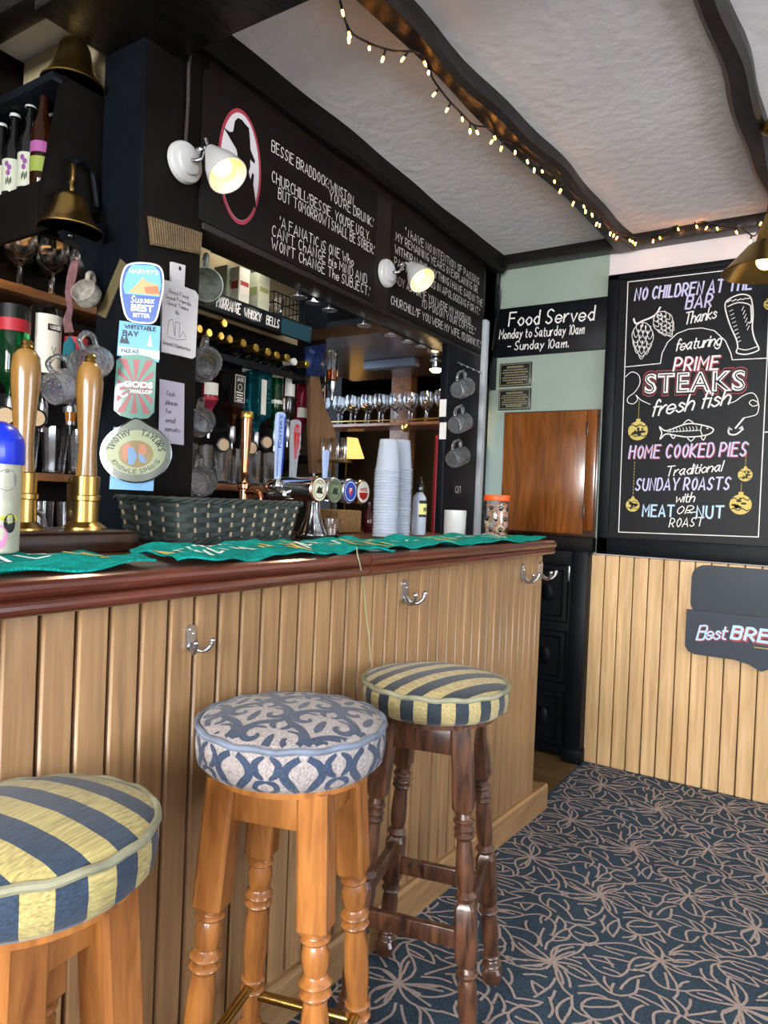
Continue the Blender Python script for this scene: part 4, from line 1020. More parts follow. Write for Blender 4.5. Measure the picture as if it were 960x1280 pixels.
# ---------------------------------------------------------------- beer fonts
def badge_faces(b_, M, kind):
    pass
t = thing('beer_font', 'chrome bar font with four round badges and tap handles behind the bar towels', 'beer font', (-1.48, 1.88, 1.134))
ZT = 1.294; ys4 = [1.752, 1.835, 1.921, 1.998]
part('column', B().lathe([(.058, 1.134), (.058, 1.14), (.05, 1.15), (.036, 1.18), (.024, 1.215), (.022, 1.27)], 28, T(-1.47, 1.875, 0)), m_chrome, t)
part('manifold', B().box(-1.53, -1.45, 1.70, 2.05, 1.258, 1.288, .012, 4), m_chrome, t)
m_cu = mat('warm_chrome', '#c9a98c', .16, 1.0)
bcol = [('#d8d3b8', '#1d2a20'), ('#6d7a58', '#16221a'), ('#1d3f9a', '#d8dfe8'), ('#e9e4da', '#b3261e')]
for i, y in enumerate(ys4):
    Mx = aim((-1.535, y, ZT+.004), (1, 0, -.02)); L = .175
    ba = part('tap_barrel', B().lathe([(.024, -.02), (.031, 0), (.035, L*.35), (.038, L*.8), (.041, L*.93), (.041, L), (.036, L+.004)], 28, Mx), m_chrome, t)
    part('badge_ring', B().lathe([(.041, L-.002), (.0425, L+.002), (.040, L+.007), (.034, L+.0075)], 32, Mx), m_cu if i in (0, 3) else m_steel, ba)
    Mf = frame(Mx @ Vector((0, 0, L+.0085)), (0, 1, 0), (0, 0, 1)); b = B()
    b.disc((0, 0), .0365, .0365, Mf, 0)
    b.m = 1
    if i in (0, 1):
        b.ribbon(arc(0, 0, .029, .029, 0, 360, 28)[:-1], .0022, Mf, .0004, True); b.flat([(-.018, -.012), (-.010, .004), (-.002, .010), (.006, .004), (.016, .012), (.012, -.004), (.018, -.014)], Mf, .0005)
        chalk(b, 'ALE' if i == 0 else 'PALE', -.013, .013, .018, .007, .0015, Mf, z=.0007)
    elif i == 2:
        b.ribbon(arc(0, 0, .031, .031, 0, 360, 28)[:-1], .0025, Mf, .0004, True); b.m = 2; b.flat([(-.011, .012), (.011, .012), (.011, -.004), (0, -.018), (-.011, -.004)], Mf, .0006); b.m = 1; chalk(b, 'F', -.005, .006, -.006, .015, .003, Mf, z=.001)
    else:
        b.flat([(-.028, -.002), (.028, -.002), (.02, -.02), (0, -.028), (-.02, -.02)], Mf, .0005); b.m = 1; chalk(b, 'AMSTEL', -.022, .022, .004, .010, .002, Mf, z=.0008)
    part('badge', b, [mat('badge_ground', bcol[i][0], .35, coat=.4), mat('badge_mark', bcol[i][1], .4), mat('badge_red', '#b3262e', .4)], ba, label=('round cream badge', 'round olive badge', 'round blue badge with a red shield', 'round white and red badge')[i])
def blade(nm, p, H, w, th, tilt, mats, marks=None, lab=None):
    """flat tap handle standing on p; local x across, z up, facing +X"""
    M = T(*p) @ Matrix.Rotation(tilt, 4, 'X') @ Matrix.Rotation(PI/2, 4, 'Z') @ Matrix.Rotation(PI/2, 4, 'X')
    b = B(); out = [(-w*.22, 0), (w*.22, 0), (w*.30, H*.3), (w*.46, H*.62), (w*.5, H*.85), (w*.46, H*.97), (w*.2, H), (-w*.2, H), (-w*.46, H*.97), (-w*.5, H*.85), (-w*.46, H*.62), (-w*.30, H*.3)]
    b.prism(out, -th/2, th/2, M)
    if marks: marks(b, M, th/2+.0006)
    o = part(nm, b, mats, t, label=lab); return o
def fost(b, M, z):
    b.m = 1; b.ribbon([(.010, .02), (.013, .10), (.014, .20)], .008, M, z); b.ribbon([(-.012, .01), (-.014, .12)], .003, M, z)
    MM = M @ Matrix.Rotation(PI/2, 4, 'Z'); b.m = 1; print_text(b, "FOSTER'S", .10, .205, -.002, .013, MM, bold=.02, z=z)
hh_ = blade('tap_handle', (-1.495, 1.715, 1.322), .215, .036, .014, -.02, [mat('handle_pale_blue', '#9fb2d2', .3, coat=.4), mat('handle_blue', '#1c3c9c', .35)], fost, 'pale blue lettered tap handle')
def redh(b, M, z):
    b.m = 1; b.flat([(-.004, .07), (.004, .07), (.013, .13), (.014, .165), (.008, .185), (-.008, .185), (-.014, .165), (-.013, .13)], M, z); b.m = 0; b.ribbon(arc(0, .165, .007, .007, 0, 360, 12)[:-1], .003, M, z+.0006, True); b.ribbon([(0, .08), (0, .15)], .003, M, z+.0005)
blade('tap_handle', (-1.495, 1.79, 1.322), .20, .042, .014, -.03, [mat('handle_silver', '#b9bec6', .25, .6), mat('handle_red', '#a81f28', .35)], redh, 'silver and red tap handle')
blade('tap_handle', (-1.495, 1.965, 1.322), .115, .024, .012, .0, [mat('handle_white_blue', '#9fb4d8', .35)], None, 'small pale blue tap handle')
b = B()
for y in (1.715, 1.79, 1.965): b.lathe([(.013, 1.30), (.013, 1.312), (.008, 1.318), (.008, 1.33)], 16, T(-1.495, y, 0))
part('handle_collars', b, m_chrome, t)
p = onX(305, 606, -1.64)
t = thing('copper_tap', 'copper tap with slim copper handle behind the wicker basket', 'beer tap', (p.x, p.y, 1.134))
part('column', B().lathe([(.03, 1.134), (.03, 1.14), (.017, 1.15), (.016, 1.285), (.022, 1.29), (.022, 1.302), (.014, 1.31)], 20, T(p.x, p.y, 0)), m_copper, t)
part('spout', B().tube(smooth([(p.x, p.y, 1.275), (p.x+.05, p.y, 1.28), (p.x+.075, p.y, 1.265), (p.x+.08, p.y, 1.235)], 6), .010, 12), m_copper, t)
part('handle', B().lathe([(.010, 1.31), (.010, 1.33), (.013, 1.335), (.013, 1.35), (.012, 1.36), (.018, 1.45), (.021, 1.515), (.0205, 1.523)], 20, T(p.x, p.y, 0)), m_copper, t)
part('handle_cap', B().lathe([(.0215, 1.521), (.0225, 1.524), (.0225, 1.538), (.018, 1.544), (.0001, 1.545)], 20, T(p.x, p.y, 0)), m_gold, t, label='gold handle cap')
b = B(); p = onZ(414, 671, 1.136); b.lathe([(.024, .003), (.026, .006), (.031, .062), (.0285, .062), (.0245, .008), (.0001, .008)], 24, T(p.x, p.y, 1.136))
solo('tumbler', b, m_glass, 'small clear tumbler standing at the foot of the beer font', 'glass')

# ---------------------------------------------------------------- inverted plastic cups in two stacks
m_cup = mat('clear_plastic', '#cbd5e3', .2, trans=.5, ior=1.3, coat=.4)
HC = .108
def cup_stack(x, y, n, pitch, where):
    proto = None
    for k in range(n):
        z = 1.147+k*pitch
        lab = 'translucent plastic cup upside down within the %s stack' % where
        if k == n-1: lab = 'topmost translucent plastic cup of the %s stack' % where
        if proto is None:
            b = B(); b.lathe([(.0435, 0), (.0445, .0015), (.0445, .004), (.0425, .0055), (.0405, .012), (.0315, HC-.002), (.030, HC), (.0001, HC)], 28)
            proto = link('plastic_cup', b, m_cup); proto.location = (x, y, z); tag(proto, lab, 'plastic cup', 'cups in the %s stack' % where)
        else:
            o = proto.copy(); COL.objects.link(o); o.location = (x+random.uniform(-.0006, .0006), y+random.uniform(-.0006, .0006), z); o['label'] = lab
            if k == n-1: del o['group']
cup_stack(-1.268, 2.015, 23, .0100, 'nearer')
cup_stack(-1.290, 2.135, 24, .0100, 'farther')

# bottle, white tub and treat jar at the far end
p = (-1.285, 2.275, 1.147)
t = thing('sauce_bottle', 'clear plastic bottle with dark cap and yellow label beside the cup stacks', 'bottle', p)
part('bottle', B().lathe([(.026, 0), (.027, .004), (.027, .12), (.024, .14), (.012, .155), (.011, .165)], 24, T(*p)), m_cup, t)
part('cap', B().lathe([(.0135, .158), (.0145, .16), (.0145, .185), (.008, .196), (.005, .215), (.0001, .216)], 20, T(*p)), m_darkglass, t)
b = B()
def wrap(b, p, r, a0, a1, z0, z1, n=12):
    vs = [(p[0]+r*math.cos(a0+(a1-a0)*i/n), p[1]+r*math.sin(a0+(a1-a0)*i/n), p[2]+z) for i in range(n+1) for z in (z0, z1)]
    return b.add(vs, [(2*i, 2*i+2, 2*i+3, 2*i+1) for i in range(n)], True)
wrap(b, p, .0275, -1.1, 1.1, .066, .128); b.m = 1; wrap(b, p, .0278, -1.1, 1.1, .076, .116); b.m = 2; wrap(b, p, .0281, -.5, .3, .088, .102)
part('label', b, [m_ink, mat('label_yellow', '#c9c47a', .6), mat('label_olive', '#5d6238', .6)], t, label='yellow and black label')
p = (-1.235, 2.475, 1.147)
solo('white_tub', B().lathe([(.041, 0), (.043, .003), (.044, .094), (.042, .096), (.039, .094), (.038, .02), (.0001, .02)], 32, T(*p)), m_white, 'plain white round tub near the far end of the bar', 'tub')
p = (-1.155, 2.69, 1.137)
t = thing('treat_jar', 'clear jar of biscuits with orange lid and black paw prints at the bar end', 'jar', p)
R_ = .051
part('jar', B().lathe([(R_*.96, 0), (R_, .004), (R_, .145), (R_*.92, .152), (R_*.88, .152), (R_*.94, .142), (R_*.94, .006), (.0001, .006)], 36, T(*p)), m_glass, t)
part('lid', B().lathe([(R_*1.03, .150), (R_*1.05, .152), (R_*1.05, .170), (R_*1.0, .174), (.0001, .175)], 36, T(*p)), mat('orange_plastic', '#e2561f', .4, coat=.2), t, label='orange screw lid')
rnd = random.Random(4); b = B()
for k in range(90):
    a = rnd.uniform(0, 2*PI); d = R_*.80*math.sqrt(rnd.random()); b.m = k % 3
    b.ball((0, 0, 0), .011, 8, 5, T(p[0]+d*math.cos(a), p[1]+d*math.sin(a), p[2]+.014+.118*k/90) @ Matrix.Rotation(rnd.uniform(0, 3), 4, (1, rnd.random(), rnd.random())), (1.1, .55, .8))
o = part('biscuits', b, [mat('biscuit_pink', '#e3aca2', .8), mat('biscuit_cream', '#efd8b2', .8), mat('biscuit_tan', '#d3a878', .8)], t); o['kind'] = 'stuff'
b = B()
c = p
for zi, z in enumerate((.028, .072, .116)):
    for k in range(8):
        a = 2*PI*k/8+(.4 if zi % 2 else 0); r = R_+.0008
        cyl_decal(b, r, a, z, el(.0075, .006))
        for dx, dy in ((-.008, .007), (-.003, .0115), (.003, .0115), (.008, .007)): cyl_decal(b, r, a, z, el(.0026, .0034, dx, dy))
part('paw_prints', b, m_ink, t, label='black paw prints')
# ---------------------------------------------------------------- things fixed to the near pillar
CP_O = Vector((-1.553, 1.203, 1.6)); CP_N = Vector((.64, -.768, 0)); CP_U = Vector((.768, .64, 0))
def clip(name, label, cat, poly_px, mats, off=0.0, th=.006, deco=None, sm=0, edge=None):
    o = CP_O+CP_N*(.004+off)
    pts = [onP(x, y, o+CP_N*th, CP_N) for x, y in poly_px]
    cx_ = sum(x for x, _ in poly_px)/len(poly_px); cy_ = sum(y for _, y in poly_px)/len(poly_px)
    ctr = onP(cx_, cy_, o+CP_N*th, CP_N)
    M = frame(ctr, CP_U, (0, 0, 1))
    uv = [((p-ctr).dot(CP_U), p.z-ctr.z) for p in pts]
    if sm: uv = [(p.x, p.y) for p in smooth([(a, b_, 0) for a, b_ in uv], sm, True)]
    t = thing(name, label, cat, (ctr.x, ctr.y, min(p.z for p in pts)))
    part('plate', B().prism(uv, -th, 0, M), mats[0], t)
    if edge: part('border', B().ribbon(uv, edge[0], M, .0006, True), edge[1], t)
    g = lambda x, y: ((lambda p: ((p-ctr).dot(CP_U), p.z-ctr.z))(onP(x, y, o+CP_N*th, CP_N)))
    if deco: deco(t, M, g)
    return t
def tx(b, M, g, s, a, e, cap, w, z=.0012, slant=0.0, gap=2.2):
    p = g(*a); q = g(*e); chalk(b, s, p[0], q[0], p[1], cap, w, M, gap, slant, rise=q[1]-p[1], z=z)
def pt(b, M, g, s, a, e, cap, bold=.02, z=.0012, shear=0.0):
    p = g(*a); q = g(*e); print_text(b, s, p[0], q[0], p[1], p[1]+cap, M, bold=bold, shear=shear, z=z)
PM = lambda x, y: (x/4, 300+y/4)
def d_harv(t, M, g):
    b = B(); b.flat([g(*PM(x, y)) for x, y in ((625, 270), (795, 285), (806, 230), (800, 160), (770, 128), (660, 122), (630, 170), (615, 230))], M, .0008); b.m = 1
    b.flat([g(*PM(x, y)) for x, y in ((640, 262), (700, 205), (715, 185), (730, 205), (790, 225), (800, 282))], M, .0011); b.m = 2
    b.flat([g(*PM(x, y)) for x, y in ((720, 235), (790, 232), (800, 270), (730, 268))], M, .0014)
    part('picture', b, [mat('clip_sky', '#62a6cf', .4), mat('clip_sand', '#b39b68', .4), mat('clip_brick', '#a8663c', .4)], t, label='small picture of brewery buildings')
    b = B(); pt(b, M, g, "HARVEY'S", PM(645, 165), PM(790, 178), .012, .01); tx(b, M, g, 'Sussex', PM(655, 312), PM(768, 318), .017, .0024, slant=.2); pt(b, M, g, 'BEST', PM(655, 355), PM(768, 362), .0185, .04); pt(b, M, g, 'BITTER', PM(665, 385), PM(750, 390), .011, .03)
    part('lettering', b, m_letter, t)
clip('pump_clip', 'blue oval-topped pump clip reading Sussex Best Bitter, highest on the pillar', 'pump clip', [PM(x, y) for x, y in ((640, 125), (700, 115), (780, 125), (812, 160), (815, 240), (800, 320), (775, 405), (720, 415), (640, 395), (612, 310), (604, 230), (615, 165))], [mat('clip_blue', '#1b4b9c', .35, coat=.4)], .014, .006, d_harv, 3, (.004, m_letter))
def d_whit(t, M, g):
    b = B(); b.flat([g(*PM(x, y)) for x, y in ((592, 530), (798, 555), (798, 600), (588, 575))], M, .0006); b.m = 1; b.flat([g(*PM(x, y)) for x, y in ((735, 530), (752, 470), (762, 535))], M, .001)
    b.m = 2; b.flat([g(*PM(x, y)) for x, y in ((598, 515), (610, 475), (622, 500), (632, 472), (648, 520))], M, .001)
    part('picture', b, [mat('clip_pale', '#a9bcc8', .5), m_letter, mat('clip_navy', '#1d2c3a', .5)], t, label='white sailing boat')
    b = B(); tx(b, M, g, 'WHITSTABLE', PM(625, 440), PM(778, 456), .009, .0024); tx(b, M, g, 'BAY', PM(616, 476), PM(690, 482), .012, .0032); tx(b, M, g, 'PALE ALE', PM(608, 560), PM(695, 566), .008, .0016)
    part('lettering', b, mat('clip_ink', '#14222e', .5), t)
clip('pump_clip', 'pale blue square pump clip with white sailing boat, second highest on the pillar', 'pump clip', [PM(*q) for q in ((598, 402), (802, 432), (794, 612), (584, 578))], [mat('clip_sea', '#559cc6', .4, coat=.3)], .004, .004, d_whit)
def d_gods(t, M, g):
    b = B(); c0 = g(*PM(680, 735))
    for k in range(14):
        a0 = 2*PI*k/14+.1; a1 = a0+2*PI/28
        def edge(a):
            r = min(.046/max(abs(math.cos(a)), .01), .072/max(abs(math.sin(a)), .01)); r *= .97; return (c0[0]*0+r*math.cos(a), r*math.sin(a))
        b.flat([(0, 0), edge(a0), edge((a0+a1)/2), edge(a1)], M, .0007)
    part('sunburst', b, mat('clip_crimson', '#8a343b', .4), t, label='crimson sunburst rays')
    b = B(); p = g(*PM(590, 768)); b.ribbon(arc(p[0]+.013, p[1]+.010, .0125, .0165, 50, 320, 14), .005, M, .0014); pt(b, M, g, 'GODS', PM(618, 735), PM(765, 730), .0165, .05); pt(b, M, g, 'WALLOP', PM(648, 765), PM(762, 760), .010, .04)
    part('lettering', b, m_letter, t)
clip('pump_clip', 'red and green sunburst pump clip in the middle of the pillar', 'pump clip', [PM(*q) for q in ((582, 600), (620, 575), (690, 572), (750, 585), (780, 612), (770, 860), (740, 892), (660, 895), (600, 878), (568, 850))], [mat('clip_green', '#3f7a69', .4, coat=.3)], .010, .006, d_gods)
def d_tt(t, M, g):
    b = B(); e = [g(*PM(680+150*math.cos(u), 1062+112*math.sin(u))) for u in [2*PI*i/36 for i in range(36)]]; b.flat(e, M, .0006)
    b.m = 1; b.flat([g(*PM(680+88*math.cos(u), 1070+68*math.sin(u))) for u in [2*PI*i/28 for i in range(28)]], M, .001)
    b.m = 2; b.flat([g(*PM(x, y)) for x, y in ((612, 1085), (615, 1030), (640, 1012), (658, 1030), (650, 1060), (630, 1110))], M, .0014); b.flat([g(*PM(x, y)) for x, y in ((690, 1060), (700, 1020), (725, 1020), (735, 1060), (710, 1085))], M, .0014)
    b.m = 3; b.flat([g(*PM(x, y)) for x, y in ((640, 1040), (670, 1035), (686, 1080), (670, 1125), (640, 1120))], M, .0017); b.flat([g(*PM(x, y)) for x, y in ((690, 1065), (720, 1080), (735, 1115), (700, 1110))], M, .0017)
    part('picture', b, [mat('clip_cream', '#9aa27c', .45), mat('clip_ochre', '#85713b', .45), mat('clip_flesh', '#b7795c', .5), mat('clip_dress', '#6f93b8', .5)], t, label='oval picture of seated figures')
    b = B(); cx, cy = 680, 1062
    def arc_text(s, a0, a1, rx, ry, cap, w, flip=False):
        ps, ln = strokes(s, 2.4, 0, 3)
        for i_, pl in enumerate(ps):
            q = []
            for x, y in pl:
                a = math.radians(a0+(a1-a0)*x/ln); rr = (1+cap*(y-.5)) if not flip else (1-cap*(y-.5))
                q.append(g(*PM(cx+rx*rr*math.cos(a), cy-ry*rr*math.sin(a))))
            b.ribbon(q, w, M, .0014+(i_ % 5)*.00005)
    arc_text('TIMOTHY', 172, 103, 130, 102, .26, .0026); arc_text("TAYLOR'S", 77, 4, 130, 102, .26, .0026); arc_text('KNOWLE SPRING', 205, 335, 122, 96, .2, .0017, True)
    part('lettering', b, mat('clip_dark_ink', '#1d2b22', .5), t)
clip('pump_clip', 'wide oval green and cream pump clip lettered round its border, lowest on the pillar', 'pump clip', [PM(680+178*math.cos(2*PI*i/40)*1.0, 1066-146*math.sin(2*PI*i/40)*(1+.20*math.exp(-((2*PI*i/40-PI/2)/.28)**2))) for i in range(40)], [mat('clip_grey_green', '#566050', .4, coat=.3)], .012, .006, d_tt, 0, (.003, m_darkglass))
clip('paper_sheet', 'pale blue paper sheet showing under the lowest oval pump clip', 'paper', [PM(*q) for q in ((568, 935), (785, 955), (766, 1255), (546, 1245))], [mat('pale_blue_paper', '#7fb6e0', .7)], .004, .003)
M = frame((0, 1.2035, 0), (1, 0, 0), (0, 0, 1))
q = [onY(*PM(x, y), 1.2035) for x, y in ((605, 95), (640, 125), (530, 392), (490, 372))]
solo('brown_strip', B().prism([(p.x, p.z) for p in q], 0, .003, M), mat('brown_card', '#5b5136', .7), 'dull brown strip fixed aslant on the pillar left of the blue pump clip', 'strip')
# chopping board and note on the pillar's bar side
MXp = frame((-1.557, 0, 0), (0, 1, 0), (0, 0, 1))
def onface(x, y, X=-1.55): p = onX(x, y, X); return (p.y, p.z)
RC = lambda x, y: (200+x/3.2, 60+y/3.2)
out = [RC(x, y) for x, y in ((45, 855), (100, 870), (96, 955), (140, 972), (152, 990), (140, 1235), (128, 1243), (4, 1215), (8, 925), (44, 935))]
pl = [onface(*q) for q in out]; t = thing('chopping_board', 'white board with short handle and faint grey lettering hung on the pillar', 'board', (-1.552, sum(a for a, _ in pl)/len(pl), min(z for _, z in pl)))
part('board', B().prism(pl, .001, .009, MXp), mat('white_board', '#c3bfbf', .5), t)
b = B(); M9 = frame((-1.5475, 0, 0), (0, 1, 0), (0, 0, 1)); h = onface(*RC(80, 882), -1.5475); b.disc(h, .005, .006, M9, .0002); b.m = 1
for s, a, e in (('Good Food', RC(35, 978), RC(112, 1005)), ('Good Friends', RC(22, 1000), RC(122, 1032)), ('Good Times', RC(28, 1022), RC(112, 1055)), ('&', RC(62, 1062), RC(76, 1070)), ('Great Memories', RC(10, 1185), RC(120, 1212))):
    p = onface(*a, -1.5475); q = onface(*e, -1.5475); chalk(b, s, p[0], q[0], (p[1]+q[1])/2, .011, .0016, M9, 2.0)
for k, pts in enumerate((((28, 1150), (36, 1090), (50, 1085), (58, 1150)), ((60, 1150), (62, 1095), (78, 1100), (76, 1160)), ((30, 1155), (70, 1168), (105, 1165)), ((80, 1155), (92, 1135), (104, 1160)))):
    b.ribbon([onface(*RC(*p), -1.5475) for p in pts], .0015, M9, .0004+k*.0001)
part('lettering', b, [m_ink, mat('grey_print', '#77706f', .7)], t)
pl = [onface(*PM(*q), -1.556) for q in ((797, 695), (921, 718), (918, 1026), (792, 1010))]
t = thing('notice', 'narrow lilac-white paper notice about cash on the pillar below the chopping board', 'notice', (-1.557, sum(a for a, _ in pl)/4, min(z for _, z in pl)))
part('sheet', B().prism(pl, .0005, .002, MXp), mat('lilac_paper', '#aaa4b2', .8), t)
b = B(); M9 = frame((-1.5545, 0, 0), (0, 1, 0), (0, 0, 1))
for s, a, e in (('Cash', PM(832, 778), PM(872, 782)), ('please', PM(828, 822), PM(884, 828)), ('for', PM(828, 866), PM(856, 868)), ('small', PM(826, 912), PM(874, 915)), ('amounts', PM(824, 956), PM(898, 960))):
    p = onface(*a, -1.5545); q = onface(*e, -1.5545); chalk(b, s, p[0], q[0], (p[1]+q[1])/2, .013, .0016, M9, 2.0)
part('lettering', b, mat('faded_ink', '#5a4f66', .7), t)
pl = [onface(x, y) for x, y in ((186, 270), (252, 291), (250, 318), (190, 306))]
b = B(); b.prism(pl, .0, .010, MXp); 
for k in range(22):
    f = (k+.5)/22; a = (pl[0][0]+(pl[1][0]-pl[0][0])*f, pl[0][1]+(pl[1][1]-pl[0][1])*f); e = (pl[3][0]+(pl[2][0]-pl[3][0])*f, pl[3][1]+(pl[2][1]-pl[3][1])*f)
    pp = [MXp @ Vector((a[0], a[1]-.004, .010)), MXp @ Vector((e[0], e[1]+.004, .010))]; b.tube(pp, .0035, 6)
solo('reeded_strip', b, mat('brown_reed', '#5f4d33', .6, var=.3, vscale=30), 'brown reeded wooden strip above the chopping board', 'strip')

# ---------------------------------------------------------------- bottle box hanging left of the pillar
sb = thing('bottle_shelf', 'black open box shelf hung left of the pillar with bottles in it', 'shelf', (-2.2, 1.13, 1.985))
part('top_board', B().box(-2.75, -1.74, 1.06, 1.225, 2.32, 2.345, .004), m_blueblack, sb)
part('bottom_board', B().box(-2.75, -1.74, 1.05, 1.225, 2.045, 2.062, .003), m_blueblack, sb)
part('front_rail', B().box(-2.75, -1.758, 1.04, 1.055, 1.92, 2.055, .004), m_brownblack, sb)
part('back_panel', B().box(-2.75, -1.735, 1.222, 1.232, 2.05, 2.345), m_blueblack, sb)
Ms = frame((-1.735, 0, 0), (0, 1, 0), (0, 0, 1))
part('side_panel', B().prism([(1.222, 2.345), (1.09, 2.345), (1.07, 2.2), (1.05, 2.07), (1.04, 1.92), (1.222, 2.04)], -.022, 0, Ms), m_brownblack, sb)
br = B(); br.prism([(1.205, 1.99), (1.12, 1.97), (1.08, 1.94), (1.10, 1.915), (1.15, 1.905), (1.17, 1.86), (1.19, 1.82), (1.205, 1.78)], 0, .03, Ms)
part('bracket', br, m_blueblack, sb)
def bell(name, label, ctr, R, H, hang):
    t = thing(name, label, 'bell', ctr)
    k = R
    o = [(R, 0), (R*.97, H*.06), (R*.82, H*.18), (R*.68, H*.36), (R*.58, H*.58), (R*.52, H*.78), (R*.42, H*.92), (R*.22, H*.99), (.0001, H)]
    i_ = [(.0001, H*.93), (R*.38, H*.86), (R*.48, H*.74), (R*.54, H*.56), (R*.64, H*.34), (R*.78, H*.17), (R*.93, H*.04)]
    part('bell_cup', B().lathe(o+i_, 40, T(*ctr), closed=False).lathe([(R*.93, H*.04), (R, 0)], 40, T(*ctr)), m_brass, t)
    part('rim_bead', B().tube([(ctr[0]+R*.99*math.cos(2*PI*j/40), ctr[1]+R*.99*math.sin(2*PI*j/40), ctr[2]+.002) for j in range(40)], .0028, 6, closed=True), m_brass, t)
    part('crown', B().lathe([(.006, H), (.008, H+.012), (.005, H+.02), (.005, H+.03)], 14, T(*ctr)), m_brass, t)
    if hang:
        part('clapper', B().tube([(ctr[0], ctr[1], ctr[2]+H*.85), (ctr[0], ctr[1], ctr[2]-.01)], .003, 8).ball((ctr[0], ctr[1], ctr[2]-.012), .011), m_darkglass, t)
        part('hanger', B().tube(smooth([(ctr[0], ctr[1], ctr[2]+H+.015), (ctr[0]-.007, ctr[1], ctr[2]+H+.03), (ctr[0], ctr[1]+.006, ctr[2]+H+.05), (ctr[0], ctr[1], ctr[2]+H+.055)], 5), .004, 8).box(ctr[0]-.006, ctr[0]+.006, ctr[1]-.005, ctr[1]+.005, ctr[2]+H+.03, ctr[2]+H+.075, .002), m_brass, t)
p = onY(88, 289, 1.10)
bell('hanging_bell', 'brass bell hanging under the corner of the bottle shelf', p, .080, .100, True)
part('bell_arm', B().tube(smooth([(p.x, p.y, p.z+.178), (p.x+.0, p.y+.02, p.z+.19), (-1.72, 1.17, p.z+.185), (-1.72, 1.19, p.z+.10)], 6), .008, 8), m_blueblack, sb)
bell('shelf_bell', 'large dull brass bell standing on top of the bottle shelf', (onY(92, 88, 1.135).x, 1.135, 2.346), .080, .125, False)
# added tube light, unseen behind the box's front rail, to warm the glasses below
t = thing('added_shelf_light', 'added warm tube light, unseen under the hanging bottle box', 'light', (-2.25, 1.12, 2.02))
part('tube', B().lathe([(.012, -.3), (.012, .3)], 12, aim((-2.25, 1.12, 2.02), (1, 0, 0))), mat('added_tube_glow', '#fff0d0', .4, emit='#ffb765', es=6), t)
part('added_tube_holder', B().box(-2.57, -1.93, 1.10, 1.14, 2.031, 2.044, .002), m_steel, t)
l = bpy.data.lights.new('added_tube_light', 'AREA'); l.shape = 'RECTANGLE'; l.size = .6; l.size_y = .03; l.energy = 1.6; l.color = (1, .7, .38)
lo = bpy.data.objects.new('added_tube_light', l); COL.objects.link(lo); lo.parent = t; lo.location = (0, 0, -.016)
# bottles in the box
m_lab = mat('bottle_label_white', '#b4b8a4', .6); m_lab_p = mat('label_purple', '#7b3f7d', .6); m_lab_k = mat('label_pink', '#8f4a80', .6); m_lab_g = mat('label_lime', '#7f8e3a', .6)
def beer_bottle(label, px, ybase, H, glass, cap, labmats, kind, group=None):
    q = onY(px, 215, ybase); p = (q.x, ybase, 2.063); r = .029
    t = thing('beer_bottle', label, 'bottle', p, 0, group)
    part('glass', B().lathe([(r*.9, 0), (r, .004), (r, H*.52), (r*.92, H*.60), (r*.5, H*.72), (r*.42, H*.80), (r*.40, H*.95), (r*.46, H*.955), (r*.46, H*.985)], 20, T(*p)), glass, t)
    part('cap', B().lathe([(r*.5, H*.965), (r*.52, H*.975), (r*.48, H), (.0001, H+.001)], 18, T(*p)), cap, t)
    b = B(); wrap(b, p, r+.0006, -2.9, .5, H*.10, H*.46)
    if kind == 'plum':
        b.m = 1; cx = -1.0
        def dec(a0, z, pts, r=r+.0012): b.add([(p[0]+r*math.cos(a0+x/r), p[1]+r*math.sin(a0+x/r), p[2]+z+y) for x, y in pts], [tuple(range(len(pts)))])
        for da, dz in ((-.45, .40), (-.2, .36), (-.3, .30)): dec(cx+da+.3, H*dz, el(.006, .008))
        b.m = 2
        for k in range(4): dec(cx+.05+.14*k-.2, H*(.2+.02*(k % 2)), el(.0016, .010))
    else:
        b.m = 1; wrap(b, p, r+.0012, -2.0, -.2, H*.34, H*.44); b.m = 2; wrap(b, p, r+.0012, -2.2, -.1, H*.16, H*.30)
    part('label', b, labmats, t)
mats_pl = [m_lab, m_lab_p, m_ink]
beer_bottle('dark bottle with white plum label at the left end of the hanging box shelf', 1, 1.10, .235, m_darkglass, m_white, mats_pl, 'plum')
beer_bottle('dark bottle with white plum label, second from the left in the hanging box shelf', 17, 1.105, .25, m_darkglass, m_white, mats_pl, 'plum')
beer_bottle('dark bottle with white plum label, left of the amber bottle in the box shelf', 36, 1.11, .262, m_darkglass, m_white, mats_pl, 'plum')
beer_bottle('taller amber bottle with pink and lime label in the hanging box shelf', 52, 1.10, .29, m_brownglass, mat('foil_pink', '#8a7f86', .4), [m_brownglass, m_lab_k, m_lab_g], 'other')
beer_bottle('dark bottle right of the amber bottle, set back in the box shelf', 66, 1.15, .24, m_darkglass, m_white, [m_darkglass, m_darkglass, m_darkglass], 'other')
beer_bottle('dark bottle with white label at the right end of the hanging box shelf', 83, 1.13, .285, m_darkglass, m_white, mats_pl, 'plum')
